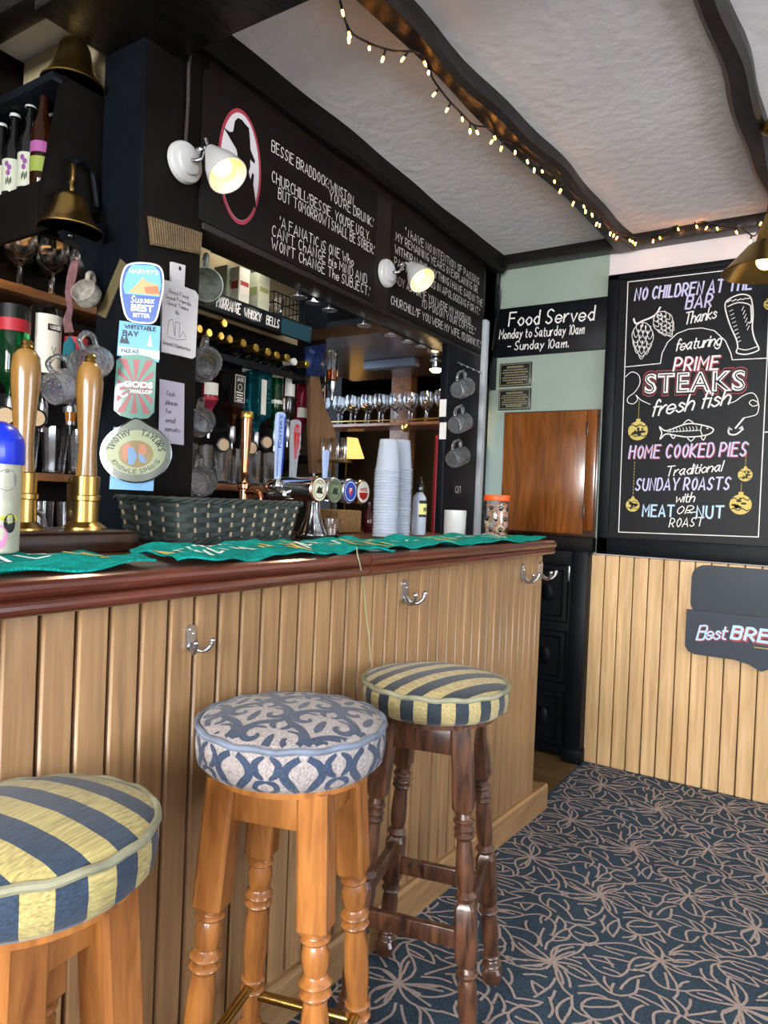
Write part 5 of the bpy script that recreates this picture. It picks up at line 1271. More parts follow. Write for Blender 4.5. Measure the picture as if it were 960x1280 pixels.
# ---------------------------------------------------------------- back bar: shelves along the servery's back wall
m_shelf = wood('shelf_edge', '#4d2d17', '#8a5a2f', .4, (22, 3, 22), 2.0, coat=.2)
sh_lo = thing('glass_shelf', 'long brown wooden shelf behind the pumps holding rows of pint glasses', 'shelf', (-2.12, 1.35, 1.28))
part('board', B().box(-2.195, -2.06, .4, 2.43, 1.285, 1.31, .003), m_shelf, sh_lo)
part('bracket', B().box(-2.19, -2.08, 1.62, 1.64, 1.18, 1.285).prism([(-2.19, 1.20), (-2.19, 1.28), (-2.09, 1.28)], 0, .02, frame((0, 2.30, 0), (1, 0, 0), (0, 0, 1))), m_shelf, sh_lo)
sh_lo2 = solo('glass_shelf', B().box(-2.195, -2.05, .4, 2.43, 1.075, 1.095, .003), m_darkwood, 'dark low shelf behind the bar under the pint glass shelf', 'shelf')
sh_up = solo('glass_shelf', B().box(-2.195, -2.03, .4, 1.56, 1.832, 1.858, .003), m_shelf, 'brown shelf of wine glasses under the hanging bottle box', 'shelf')
def copies(proto_fn, spots, labs, group):
    """one of the kind, then copies of it"""
    pr = None
    for i, p in enumerate(spots):
        lab = labs if isinstance(labs, str) else labs[i]
        if pr is None:
            pr = proto_fn(); base = pr; pr.location = p; pr['label'] = lab; pr['group'] = group
        else:
            o = base.copy(); COL.objects.link(o); o.location = p; o['label'] = lab; o['group'] = group
def mk(name, prof, m, cat, n=18, sm=True):
    def f():
        o = link(name, B().lathe(prof, n, smooth=sm), m); o['category'] = cat; return o
    return f
pint = mk('pint_glass', [(.0001, .002), (.030, 0), (.033, .004), (.044, .150), (.0415, .150), (.0305, .012), (.0001, .012)], m_glass, 'glass', 13, False)
copies(pint, [(-2.115, y+random.uniform(-.004, .004), 1.311) for y in [.76+.096*i for i in range(8)]], 'clear pint glass in the row on the shelf behind the hand pumps', 'pint glasses behind the hand pumps')
copies(pint, [(-2.115, y+random.uniform(-.004, .004), 1.311) for y in [1.80+.093*i for i in range(7)]], 'clear pint glass in the row behind the beer tap handles', 'pint glasses behind the beer taps')
tumb = mk('tumbler', [(.0001, .002), (.032, 0), (.034, .003), (.036, .125), (.034, .125), (.031, .012), (.0001, .012)], m_glass, 'glass')
copies(tumb, [(-2.11, y, 1.096) for y in [.86+.088*i for i in range(7)]], 'clear tumbler in the row on the dark low shelf', 'tumblers on the low shelf')
def wine_glass(name, r, h):
    return mk(name, [(.0001, .001), (r*.85, 0), (r*.85, .003), (r*.2, .008), (.0045, .02), (.004, h*.42), (r*.3, h*.46), (r*.8, h*.58), (r, h*.74), (r*.93, h*.9), (r*.82, h), (r*.80, h), (r*.9, h*.88), (r*.96, h*.74), (r*.76, h*.6), (r*.2, h*.49), (.0001, h*.48)], m_glass, 'glass', 20)
copies(wine_glass('wine_glass', .046, .19), [(x, y, 1.859) for x in (-2.075, -2.155) for y in [.66+.105*i+(.04 if x < -2.1 else 0) for i in range(8)]], 'clear wine glass on the shelf under the hanging bottle box', 'wine glasses under the bottle box')

# spirits hung upside down on optics
m_optic = mat('optic_black', '#141416', .35, coat=.3); m_cream_dial = mat('optic_dial', '#c9ac86', .5)
LABW = mat('spirit_label', '#d8d4c6', .6); LABK = mat('spirit_label_black', '#0d0d0f', .5); m_red = mat('label_red', '#a51f2a', .5); m_pinkglass = mat('pink_glass', '#b3304f', .08, trans=.7, ior=1.4); m_plum = mat('plum_glass', '#3d1026', .1, trans=.4)
def optic_bottle(label, px, pt, ps, pn, w_px, glass, bands, X=-2.085, square=False, dial=None, deco=None, sharp=False):
    a = onX(px, pt, X); s_ = onX(px, ps, X); n_ = onX(px, pn, X)
    k = (a.z-s_.z)/max(1, ps-pt); r = w_px*k/2; y = s_.y
    z0, z1, z2 = n_.z, s_.z, a.z; base = z0-.075
    t = thing('optic_bottle', label, 'spirit bottle', (X, y, base))
    Mq = T(X, y, 0); nn = 4 if square else 22
    if square: Mq = Mq @ Matrix.Rotation(PI/4, 4, 'Z'); rr = r*1.3
    else: rr = r
    tip = .45 if not sharp else .30
    prof = [(.012, z0), (.013, z0+(z1-z0)*.4), (rr*tip, z0+(z1-z0)*.62), (rr*.92, z1-.004), (rr, z1+.012), (rr, z2-.008), (rr*.93, z2), (.0001, z2)]
    part('glass', B().lathe(prof, nn, Mq, smooth=not square), glass, t)
    b = B()
    for (f0, f1, mi, a0, a1) in bands:
        zz0 = z1+(z2-z1)*f0; zz1 = z1+(z2-z1)*f1
        if square:
            q = r*.93; b.m = mi; b.box(X+r*.90, X+r*.945, y-q*.86, y+q*.86, zz0, zz1)
            b.box(X-q*.86, X+q*.86, y-r*.945, y-r*.90, zz0, zz1)
        else:
            b.m = mi; wrap(b, (X, y, 0), r+.0008+.0004*mi, a0, a1, zz0, zz1)
    mats = [LABW, LABK, m_red, m_gold]
    if b.v: part('label', b, mats, t)
    if deco: deco(t, y, z1, z2, r)
    o = B(); o.lathe([(.010, base+.012), (.015, base+.02), (.016, z0-.006), (.013, z0+.006)], 16, T(X, y, 0)); o.lathe([(.006, base-.012), (.007, base+.014)], 12, T(X, y, 0))
    part('optic', o, m_steel, t)
    o = B(); o.box(-2.19, X-.01, y-.012, y+.012, z0-.02, z0+.02, .003); part('bracket', o, m_optic, t)
    if dial is not None:
        d = onX(*dial, X+.03); Md = aim((X+.012, d.y, d.z), (1, -.25, 0))
        part('dial', B().lathe([(.030, 0), (.032, .004), (.030, .016), (.0245, .017)], 26, Md), m_optic, t)
        part('dial_face', B().lathe([(.0235, .0165), (.0235, .0182), (.0001, .0182)], 26, Md), m_cream_dial, t, label='round cream dial')
    return t
R5 = lambda x, y: (220+x/4.268, 300+y/4.268)
al = (-1.5, .9)
optic_bottle('inverted dark green bottle with red band on the optics at the far left edge', 14, 383, 470, 500, 40, m_greenglass, [(.62, .80, 2, *al), (.80, 1.0, 1, -3, 3)], dial=(9, 520))
def ware(t, y, z1, z2, r):
    b = B(); Mr = frame((-2.085+r+.0025, y, 0), (0, 1, 0), (0, 0, 1)); zz = z1+(z2-z1)*.5
    b.box(-2.085+r*.92, -2.085+r+.0018, y-r*.42, y+r*.42, zz+.03, zz+.05); part('name_band', b, LABK, t)
    b = B(); chalk(b, 'WARNER', -r*.36, r*.36, zz+.035, .011, .0018, Mr); b.m = 1; chalk(b, 'V5', -r*.2, r*.2, zz-.04, .02, .002, Mr); part('lettering', b, [m_letter, m_ink], t)
optic_bottle('inverted clear bottle with white upright label on the optics left of the pillar', 55, 385, 470, 505, 38, m_glass, [(.02, .88, 0, -1.2, .7)], dial=(48, 523), deco=ware)
optic_bottle('inverted bottle with purple neck sleeve on the optics beside the right hand pump', 93, 415, 458, 490, 30, m_brownglass, [(.1, .8, 2, *al)], X=-2.06)
t = thing('neck_sleeve', 'purple and amber optic pourer with silver collar right of the dials', 'optic', onX(90, 537, -2.0))
o = onX(90, 480, -2.0); b = B(); k = .0026
for (r0, r1, y0, y1, m) in ((13, 13, 480, 503, 0), (9, 13, 503, 508, 1), (18, 18, 508, 514, 1), (14, 12, 514, 525, 2), (11, 11, 525, 529, 1), (8, 4, 529, 541, 3)):
    b.m = m; b.lathe([(r1*k/2, -(y1-480)*k), (r0*k/2, -(y0-480)*k)], 16, T(*o))
part('pourer', b, [mat('purple_foil', '#5a2f74', .35, .4), m_steel, mat('amber_liquid', '#a8651e', .1, trans=.4), m_optic], t)
optic_bottle('inverted small red spirit bottle with white label, leftmost in the right opening', 262, 478, 503, 520, 20, m_pinkglass, [(.35, .95, 0, *al), (.1, .25, 2, *al)], X=-2.06)
def jd(t, y, z1, z2, r):
    Mr = frame((-2.085+r*.96, y, 0), (0, 1, 0), (0, 0, 1)); b = B(); h = z2-z1; q = r*.72
    b.ribbon([(-q, z1+h*.12), (q, z1+h*.12), (q, z1+h*.9), (-q, z1+h*.9)], .003, Mr, .001, True)
    chalk(b, "JACK", -q*.7, q*.7, z1+h*.74, h*.10, .0028, Mr); b.ribbon(arc(0, z1+h*.56, q*.42, h*.09, 0, 360, 14)[:-1], .003, Mr, .001, True)
    for f, w in ((.40, .7), (.32, .55), (.24, .7), (.17, .5)): b.ribbon([(-q*w, z1+h*f), (q*w, z1+h*f)], h*.04, Mr, .001)
    part('lettering', b, LABW, t)
optic_bottle('inverted square whiskey bottle with ornate black and white label on the optics', 291, 466, 508, 535, 23, m_brownglass, [(.08, .95, 1, *al)], square=True, dial=(281, 556), deco=jd)
optic_bottle('inverted tall green bottle with white band behind the square whiskey bottle', 306, 452, 515, 545, 17, m_greenglass, [(.78, .98, 0, *al), (.18, .25, 0, *al)], X=-2.15)
def bomb(t, y, z1, z2, r):
    Mr = frame((-2.085+r*.985, y, 0), (0, 1, 0), (0, 0, 1)); b = B(); h = z2-z1
    b.ribbon(arc(r*.4, z1+h*.72, r*.12, h*.10, 0, 360, 12)[:-1], .002, Mr, .001, True)
    for f in (.5, .4, .3): b.ribbon([(r*.3, z1+h*f), (r*.55, z1+h*f)], .003, Mr, .001)
    part('emblem', b, mat('label_grey_ink', '#5a5f60', .6), t)
ob = optic_bottle('inverted square teal blue gin bottle with narrow cream label on the optics', 321, 464, 520, 542, 27, m_tealglass, [], square=True, dial=(316, 560), deco=bomb, sharp=True)
q = onX(328, 495, -2.04)
part('label', B().box(-2.046, -2.041, q.y-.004, q.y+.026, onX(328, 518, -2.04).z, onX(328, 474, -2.04).z), LABW, ob, label='narrow cream label')
optic_bottle('inverted green bottle with white upper label right of the teal gin bottle', 344, 456, 512, 540, 17, m_greenglass, [(.70, .95, 0, *al), (.12, .2, 0, *al)], dial=(335, 553))
optic_bottle('inverted clear bottle with white label and red print in the optics row', 360, 455, 515, 535, 15, m_glass, [(.32, .85, 0, *al), (.72, .84, 2, *al)])
optic_bottle('inverted slim bottle with plum red liquid, second from the right on the optics', 376, 476, 525, 545, 16, m_pinkglass, [(.05, .3, 0, *al)], dial=(372, 558))
optic_bottle('inverted dark bottle with gold crest, rightmost on the optics', 394, 478, 545, 575, 18, m_darkglass, [(.60, .72, 3, -1.1, -.1)], X=-2.06)
# wine bottles lying in the dark rack above
rack = thing('wine_rack', 'dark wooden rack holding wine bottles above the spirit optics', 'rack', (-2.05, 2.2, 1.83))
caps = [(250, 411), (262, 416), (277, 420), (288, 424), (305, 429), (321, 435), (336, 440), (347, 444), (360, 447), (385, 455)]
za = onX(250, 418, -1.93).z; zb = onX(385, 462, -1.93).z
ya = onX(250, 418, -1.93).y; yb = onX(385, 462, -1.93).y
part('front_rail', B().box(-2.0, -1.985, ya-.1, yb+.06, za-.055, za-.03, .002), m_blueblack, rack)
part('rear_rail', B().box(-2.16, -2.145, ya-.1, yb+.06, za-.055, za-.03, .002), m_blueblack, rack)
part('cheek', B().box(-2.19, -1.98, yb+.05, yb+.065, za-.06, za+.1, .002), m_blueblack, rack)
part('upright', B().box(-2.19, -1.985, ya-.11, ya-.095, za-.10, za+.1, .002), m_brownwood, rack)
def wine(label, px, py, foil, n):
    p = onX(px, py, -1.91); t = thing('wine_bottle', label, 'bottle', (-2.05, p.y, p.z-.037), 0, 'wine bottles lying in the rack')
    M = aim((-2.185, p.y, p.z), (1, 0, 0))
    part('glass', B().lathe([(.030, 0), (.036, .006), (.036, .15), (.030, .175), (.014, .21), (.013, .235)], 18, M), m_darkglass, t)
    part('capsule', B().lathe([(.0136, .215), (.0142, .22), (.0142, .262), (.0155, .264), (.0155, .272), (.013, .275), (.0001, .2745)], 18, M), foil, t)
m_foilw = mat('foil_white', '#cfcbc0', .4)
names = ['leftmost', 'second', 'third', 'fourth', 'fifth', 'sixth', 'seventh', 'eighth', 'ninth', 'tenth']
for i, (x, y) in enumerate(caps):
    wine('gold capped wine bottle lying in the rack, %s along its lower row' % names[i], x, y, m_gold, i)
wine('gold capped wine bottle lying above the others near the rack left end', 281, 404, m_gold, 11)
wine('white capped wine bottle lying in the rack near its right end', 369, 452, m_foilw, 12)

# the sign shelf over the rack and what stands on it
XS = -1.99
a = onX(243, 378, XS); e = onX(386, 428, XS)
zs0 = (a.z+e.z)/2-.005; zs1 = zs0+.075
ss = thing('sign_shelf', 'black shelf over the spirits with chalked whisky names on its edge', 'shelf', (XS-.1, (a.y+e.y)/2, zs0))
part('board', B().box(-2.19, XS-.012, a.y-.3, e.y+.02, zs1-.02, zs1, .002), m_blueblack, ss)
part('fascia', B().box(XS-.012, XS, a.y-.3, e.y+.02, zs0, zs1, .003), m_sign_black, ss)
Mx = frame((XS, 0, 0), (0, 1, 0), (0, 0, 1)); b = B()
ch = lambda s, x0, x1, cap, w: chalk(b, s, onX(x0, 400, XS+.001).y, onX(x1, 400, XS+.001).y, zs0+.02, cap, w, Mx, 2.0, .1)
ch('MORRANGE', 270, 300, .04, .0055); ch('BELLS', 333, 349, .034, .0045); b.m = 1
y0_, y1_ = onX(303, 400, XS).y, onX(328, 400, XS).y; b.disc(((y0_+y1_)/2, zs0+.038), (y1_-y0_)/2, .026, Mx, .0006); b.m = 0; ch('WHISKY', 305, 326, .032, .0048); b.m = 2
y2_ = onX(352, 400, XS).y; b.flat([(y2_, zs0+.004), (e.y+.01, zs0+.004), (e.y+.01, zs1-.006), (y2_, zs1-.006)], Mx, .0006)
part('lettering', b, [m_chalk, mat('chalk_smudge', '#4a4a48', .9), mat('teal_chalk', '#123f4a', .8)], ss)
zt = zs1+.001
def on_shelf(px, X=-2.06): return onX(px, 370, X).y
def carton(label, px, w, h, cols, X=-2.05):
    y = on_shelf(px, X); t = thing('bottle_carton', label, 'box', (X, y, zt))
    part('box', B().box(X-w/2, X+w/2, y-w/2, y+w/2, zt, zt+h, .003), mat('carton', cols[0], .6), t)
    b = B(); b.box(X+w/2-.002, X+w/2+.0012, y-w*.42, y+w*.42, zt+h*.25, zt+h*.7); b.m = 1; b.box(X+w/2, X+w/2+.002, y-w*.36, y+w*.36, zt+h*.5, zt+h*.62); b.box(X-w*.42, X+w*.42, y-w/2-.0015, y-w/2, zt+h*.4, zt+h*.6)
    part('print', b, [mat('carton_pale', cols[1], .6), mat('carton_print', cols[2], .6)], t)
carton('grey green bottle carton at the left on the black sign shelf', 283, .075, .15, ('#9aa48c', '#a9b29a', '#7c8a72'), -2.10)
carton('white carton with red lettering on the black sign shelf', 298, .062, .145, ('#d9d3c2', '#dcd6c6', '#a13a38'))
carton('pale green carton with floral print on the black sign shelf', 322, .07, .155, ('#b9bda6', '#c6c6a8', '#8f9a60'))
y = on_shelf(312, -2.11); t = solo('amber_bottle', B().lathe([(.03, 0), (.032, .004), (.032, .10), (.012, .13), (.012, .16), (.0001, .16)], 18, T(-2.11, y, zt)), m_brownglass, 'amber bottle behind the cartons on the black sign shelf', 'bottle')
y0b, y1b = on_shelf(334, -2.04), on_shelf(372, -2.04)
t = thing('wire_basket', 'black wire basket at the right end of the sign shelf', 'basket', (-2.04, (y0b+y1b)/2, zt)); b = B()
for z in (.004, .05, .095):
    b.tube([(-2.12, y0b, zt+z), (-2.0, y0b, zt+z), (-2.0, y1b, zt+z), (-2.12, y1b, zt+z)], .003, 6, closed=True)
for k in range(9):
    y = y0b+(y1b-y0b)*k/8; b.tube([(-2.0, y, zt+.004), (-2.0, y, zt+.095)], .0025, 6)
part('wires', b, m_wire, t)
b = B(); y = on_shelf(345, -2.06); b.lathe([(.018, 0), (.022, .004), (.034, .05), (.036, .085), (.033, .085), (.02, .01)], 18, T(-2.06, y, zt+.005)); solo('sundae_glass', b, m_glass, 'small clear glass in the wire basket on the sign shelf', 'glass')
# dimpled glass jugs hung by the pillar
m_dimple = mat('dimpled_glass', '#f4f8fa', .06, trans=.96, ior=1.4, bump=.5, bscale=55)
def jug(name, label, p, axis, r, h, m, handle_dir=(0, 0, 1)):
    t = thing(name, label, 'tankard', p); M = aim(p, axis)
    part('glass', B().lathe([(.0001, .003), (r*.8, 0), (r*.86, .006), (r*1.0, h*.25), (r*1.02, h*.55), (r*.93, h*.85), (r*.95, h), (r*.89, h), (r*.88, h*.85), (r*.93, h*.5), (r*.8, .012), (.0001, .012)], 24, M), m, t)
    d = Vector(handle_dir); ax = Vector(axis).normalized(); d = (d-ax*d.dot(ax)).normalized(); P = Vector(p)
    part('handle', B().tube(smooth([P+ax*h*.82+d*r*.93, P+ax*h*.9+d*r*1.45, P+ax*h*.6+d*r*1.75, P+ax*h*.28+d*r*1.5, P+ax*h*.2+d*r*.95], 6), .007, 10), m, t)
    return t
jug('glass_tankard', 'dimpled glass tankard hanging behind the pillar under the white chopping board', onX(250, 462, -1.66), (.75, -.45, .1), .048, .10, m_dimple)
jug('glass_tankard', 'dimpled glass tankard hanging behind the pillar just above the basket', onX(244, 606, -1.66), (.75, -.45, .1), .048, .10, m_dimple)
jug('glass_tankard', 'dimpled glass tankard behind the pillar beside the lilac notice', onX(246, 532, -1.72), (.75, -.45, .1), .042, .09, m_dimple)
jug('glass_jug', 'patterned glass jug hanging behind the pillar beside the sign shelf', onX(252, 362, -1.72), (.7, -.5, -.1), .055, .11, mat('patterned_glass', '#b8c2b4', .2, trans=.5, var=.35, vscale=45))
jug('painted_mug', 'pale flowered mug hanging left of the pillar beneath the brass bell', onY(114, 374, 1.165), (.3, -.75, .3), .036, .04, mat('flowered_china', '#8f8a80', .35, var=.35, vscale=60, coat=.4))
jug('glass_tankard', 'dimpled glass tankard hanging on the pillar behind the right hand pump, upper', onY(128, 450, 1.13), (.3, -.75, -.3), .042, .09, m_dimple)
jug('glass_tankard', 'dimpled glass tankard hanging on the pillar behind the right hand pump, lower', onY(100, 478, 1.10), (.1, -.8, -.3), .042, .09, m_dimple)
t = thing('hanging_ribbon', 'faded floral ribbon with a teal tuft hanging beneath the brass bell', 'ribbon', onY(86, 430, 1.15))
b = B(); pts = [onY(x, y, 1.15+.012*math.sin(y*.05)) for x, y in ((92, 325), (88, 345), (84, 365), (86, 385), (82, 400), (85, 415))]
vs = []; 
for k, p in enumerate(pts):
    w = .012*(1+.4*math.sin(k*1.7)); vs += [(p.x-w, p.y, p.z), (p.x+w, p.y+.006, p.z)]
b.add(vs+[(x, y+.002, z) for x, y, z in vs], [(2*i, 2*i+1, 2*i+3, 2*i+2) for i in range(5)]+[(12+2*i, 14+2*i, 15+2*i, 13+2*i) for i in range(5)], True)
part('ribbon', b, mat('floral_ribbon', '#6d4a4c', .7, var=.4, vscale=60), t)
b = B(); c0 = onY(87, 430, 1.15)
for k in range(26):
    a = 2*PI*k/26; b.tube([c0+Vector((0, 0, .02)), c0+Vector((.014*math.cos(a), .01*math.sin(a), 0)), c0+Vector((.02*math.cos(a), .014*math.sin(a), -.03-.008*(k % 3)))], [.003, .004, .002], 5)
part('tuft', b, mat('teal_wool', '#145660', .9), t, label='teal wool tuft')
# the brown board at the back bar's end, the blue bag, a tall amber optic
Mz = frame((-1.985, 0, 0), (0, 1, 0), (0, 0, 1))
pl = [onface(x, y, -1.985) for x, y in ((388, 462), (399, 470), (403, 492), (408, 512), (419, 540), (422, 556), (418, 575), (412, 590), (390, 592), (388, 540))]
solo('shaped_board', B().prism(pl, -.02, 0, Mz), wood('shaped_board_wood', '#4f3722', '#77563a', .5, (20, 20, 3), 1.5), 'brown wooden board with a wavy cut edge at the end of the back bar', 'board')
b = B(); pl = [onface(x, y, -1.97) for x, y in ((381, 433), (408, 430), (407, 470), (399, 478), (383, 470))]; nq = 9
def bagz(u, v): return .012+.02*math.sin(PI*u)*math.sin(PI*v)+.004*math.sin(u*17+v*9)
for side in (1, -1):
    vs = []
    for i in range(nq+1):
        for j in range(nq+1):
            u = i/nq; v = j/nq; p = (1-u)*(1-v)*Vector(pl[0])+u*(1-v)*Vector(pl[1])+u*v*Vector(pl[2])+(1-u)*v*Vector(pl[4])
            vs.append(Mz @ Vector((p[0], p[1], .014+side*(bagz(u, v)-.012))))
    b.add(vs, [(i*(nq+1)+j, i*(nq+1)+j+1, (i+1)*(nq+1)+j+1, (i+1)*(nq+1)+j) for i in range(nq) for j in range(nq)], True)
solo('snack_bag', b, mat('blue_foil', '#1c2f5c', .25, .5, var=.5, vscale=30), 'shiny dark blue snack bag hanging at the end of the optics', 'bag')
p = onX(415, 492, -1.99); H_ = onX(415, 438, -1.99).z-p.z
t = thing('amber_dispenser', 'tall clear tube dispenser with amber spirit in its bottom', 'dispenser', p)
part('tube', B().lathe([(.022, H_*.30), (.024, H_*.31), (.024, H_), (.022, H_)], 20, T(*p)), m_glass, t)
part('spirit', B().lathe([(.0001, H_*.31), (.0215, H_*.31), (.0215, H_*.55), (.0001, H_*.55)], 20, T(*p)), mat('amber_spirit', '#c0601a', .05, trans=.6, ior=1.36), t, label='amber spirit')
part('spout', B().lathe([(.005, -.03), (.007, .0), (.018, H_*.12), (.018, H_*.28), (.024, H_*.31)], 18, T(*p)).box(p.x-.2, p.x-.02, p.y-.008, p.y+.008, p.z+.04, p.z+.055), m_steel, t)

# ---------------------------------------------------------------- the post and its tankards
for i, (x, y, lab) in enumerate(((582, 482, 'highest of the three'), (579, 526, 'middle of the three'), (576, 569, 'lowest of the three'))):
    p = onX(x-12, y+6, -1.50); jug('glass_tankard', 'dimpled glass tankard hooked on the dark far post, %s' % lab, p, (.18, .85, .30), .045, .095, m_dimple, (.1, .2, 1))
    solo('cup_hook', B().tube(smooth([onX(x-2, y-20, -1.558), onX(x-2, y-20, -1.53), onX(x-2, y-17, -1.505), onX(x-2, y-12, -1.50), onX(x-2, y-14, -1.515)], 5), .003, 8), m_steel, 'small steel hook holding the tankard, %s on the far post' % lab, 'hook')
b = B(); a = onX(572, 453, -1.545); e = onX(602, 453, -1.545)
b.tube([a, (e.x, e.y, a.z)], .003, 8)
for k in range(4): y = a.y+(e.y-a.y)*(k+.5)/4; b.ball((a.x+.004, y, a.z-.004), .006)
solo('hook_rail', b, m_steel, 'thin steel rail of small knobs at the top of the far post', 'rail')
for i, (y0_, y1_, lab) in enumerate(((499, 521, 'upper white card pinned on the far post edge'), (528, 549, 'lower white card pinned on the far post edge'))):
    q = onY(549, y1_, 2.981); r_ = onY(558, y0_, 2.981)
    solo('note_card', B().box(q.x, r_.x, 2.980, 2.984, q.z, r_.z), m_paper, lab, 'card')
p = onX(573, 612, -1.553); t = thing('sketch_card', 'small black card with a white sketch low on the far post', 'card', p)
part('card', B().box(-1.56, -1.556, p.y-.06, p.y+.06, p.z-.035, p.z+.035), m_sign_black, t)
b = B(); Mq = frame((-1.5555, p.y, p.z), (0, 1, 0), (0, 0, 1)); b.ribbon(arc(-.015, 0, .014, .016, 0, 360, 10)[:-1], .003, Mq, .0005, True); b.ribbon([(.005, -.02), (.012, .015), (.025, .018), (.03, -.015)], .003, Mq, .0005); part('sketch', b, m_letter, t)
# disc hooks under the fascia
for i, (x, y) in enumerate(((373, 373), (392, 380), (412, 389), (455, 408), (488, 420), (509, 428), (526, 434), (541, 440))):
    p = onX(x, y, -1.70); solo('ceiling_hook', B().lathe([(.0001, 0), (.030, .002), (.030, .005), (.010, .010), (.005, .022), (.003, .05), (.003, .06)], 20, T(*p)), m_steel, 'silver disc-shaped hook hanging behind the fascia, %s from the left' % names[i].replace('leftmost', 'first'), 'hook', 'disc hooks behind the fascia')
solo('hook_batten', B().box(-1.715, -1.681, 1.6, 2.93, 2.045, 2.07), m_brownblack, 'dark batten behind the fascia carrying the silver disc hooks', 'batten')
# downlight on the soffit
p = onZ(545, 456, 1.995); t = thing('downlight', 'small lit downlight on the servery ceiling near the far post', 'light', p)
part('fitting', B().lathe([(.035, .03), (.035, .02), (.022, .012), (.020, -.01), (.034, -.024)], 24, T(*p)), m_steel, t)
part('bulb', B().lathe([(.0001, -.040), (.024, -.037), (.033, -.024), (.0001, -.02)], 24, T(*p)), mat('downlight_glow', '#fff0cc', .4, emit='#ffd48a', es=40), t, label='lit warm bulb')
l = bpy.data.lights.new('downlight_beam', 'SPOT'); l.energy = 22; l.color = (1, .72, .4); l.spot_size = 2.6; l.spot_blend = .5; l.shadow_soft_size = .03
lo = bpy.data.objects.new('downlight_beam', l); COL.objects.link(lo); lo.parent = t; lo.location = (0, 0, -.05)
p = onZ(493, 450, 2.028); solo('beam_board', B().box(p.x-.18, p.x+.14, p.y-.03, p.y+.03, 1.985, 2.029, .004), mat('grey_blue_paint', '#3c4450', .5), 'dull blue-grey batten across the servery ceiling', 'batten')

# ---------------------------------------------------------------- glasses on the far shelf and the room beyond
YF = 3.30; zf = onY(480, 529, YF).z
fs = thing('hanging_shelf', 'brown glass shelf across the far end of the servery, full of wine glasses', 'shelf', (-2.1, YF, zf-.02))
part('board', B().box(-2.62, -1.65, YF-.03, YF+.20, zf-.018, zf-.002, .002), m_brownwood, fs)
part('rail', B().tube([(-2.62, YF-.035, zf+.012), (-1.65, YF-.035, zf+.012)], .004, 8), m_brass, fs)
for x in (-2.60, -1.67): part('hanger', B().box(x-.012, x+.012, YF+.07, YF+.095, zf-.018, 2.035), m_brownwood, fs)
copies(wine_glass('wine_glass', .040, .17), [(-2.56+.098*i, YF+.03+.012*(i % 2), zf-.001) for i in range(9)], 'clear wine glass in the front row on the far hanging shelf', 'front wine glasses on the far shelf')
copies(wine_glass('wine_glass', .038, .185), [(-2.51+.098*i, YF+.145, zf-.001) for i in range(9)], 'clear wine glass in the back row on the far hanging shelf', 'back wine glasses on the far shelf')
t = thing('glass_ball', 'small gold glass ball hanging below the far shelf', 'ornament', onY(507, 538, YF-.02)); p = onY(507, 534, YF-.02)
part('ball', B().ball(p, .026, 18, 12), m_gold, t); part('cord', B().tube([(p.x, p.y, p.z+.02), (p.x, p.y, zf-.018)], .0015, 5), m_wire, t)
# door post and pale panels beyond
struct('trim_9', B().box(-2.30, -2.16, 3.66, 3.74, 0, 2.06, .004), m_brownwood)
struct('wall_beyond', B().box(-2.10, -1.62, 4.1, 4.16, 0, 1.62), mat('tan_panel', '#7d6a4c', .7, var=.08))
struct('trim_10', B().box(-2.02, -1.97, 4.04, 4.10, 0, 2.06, .004), m_cream)
q = onY(555, 600, 3.60); b = B(); vs = []
for i in range(12):
    x = q.x-.05+.1*i/11; vs += [(x, 3.56+.012*math.sin(i*1.4), 1.06), (x, 3.56+.012*math.sin(i*1.4+.4), 1.66)]
b.add(vs+[(x, y+.004, z) for x, y, z in vs], [(2*i, 2*i+2, 2*i+3, 2*i+1) for i in range(11)]+[(24+2*i, 24+2*i+1, 24+2*i+3, 24+2*i+2) for i in range(11)], True)
solo('red_cloth', b, mat('red_cloth', '#8a1c1f', .85), 'dark red cloth hanging beside the far post', 'cloth')
p = onY(433, 566, 4.7); t = thing('far_lamp', 'lit table lamp with warm shade in the room beyond the bar', 'lamp', (p.x, p.y, 1.0))
part('lamp_shade', B().lathe([(.15, p.z-.04), (.09, p.z+.12)], 28, T(p.x, p.y, 0)), mat('lit_shade', '#e9c98c', .8, emit='#ffbe6a', es=1.6), t, fix=False)
part('stem', B().lathe([(.07, 1.0), (.07, 1.02), (.014, 1.04), (.012, p.z)], 18, T(p.x, p.y, 0)), m_brass, t)
l = bpy.data.lights.new('lamp_glow', 'POINT'); l.energy = 10; l.color = (1, .7, .38); l.shadow_soft_size = .06
lo = bpy.data.objects.new('lamp_glow', l); COL.objects.link(lo); lo.parent = t; lo.location = (0, 0, p.z-1.0+.02)
solo('far_cabinet', B().box(p.x-.5, p.x+.5, p.y-.2, p.y+.25, 0, .99, .005), m_darkwood, 'dark cabinet under the lit lamp in the room beyond', 'cabinet')
p = onX(416, 575, -1.92); t = thing('glass_holder', 'row of square glass holders catching light behind the beer taps', 'glass holder', p); b = B()
for k in range(3): b.box(p.x-.055+.042*k, p.x-.02+.042*k, p.y-.02, p.y+.02, p.z, p.z+.10, .004)
part('glasses', b, m_glass, t); part('tray', B().box(p.x-.08, p.x+.09, p.y-.03, p.y+.03, p.z-.012, p.z-.001, .002).box(p.x, p.x+.012, p.y-.006, p.y+.006, .921, p.z-.01), m_brass, t)
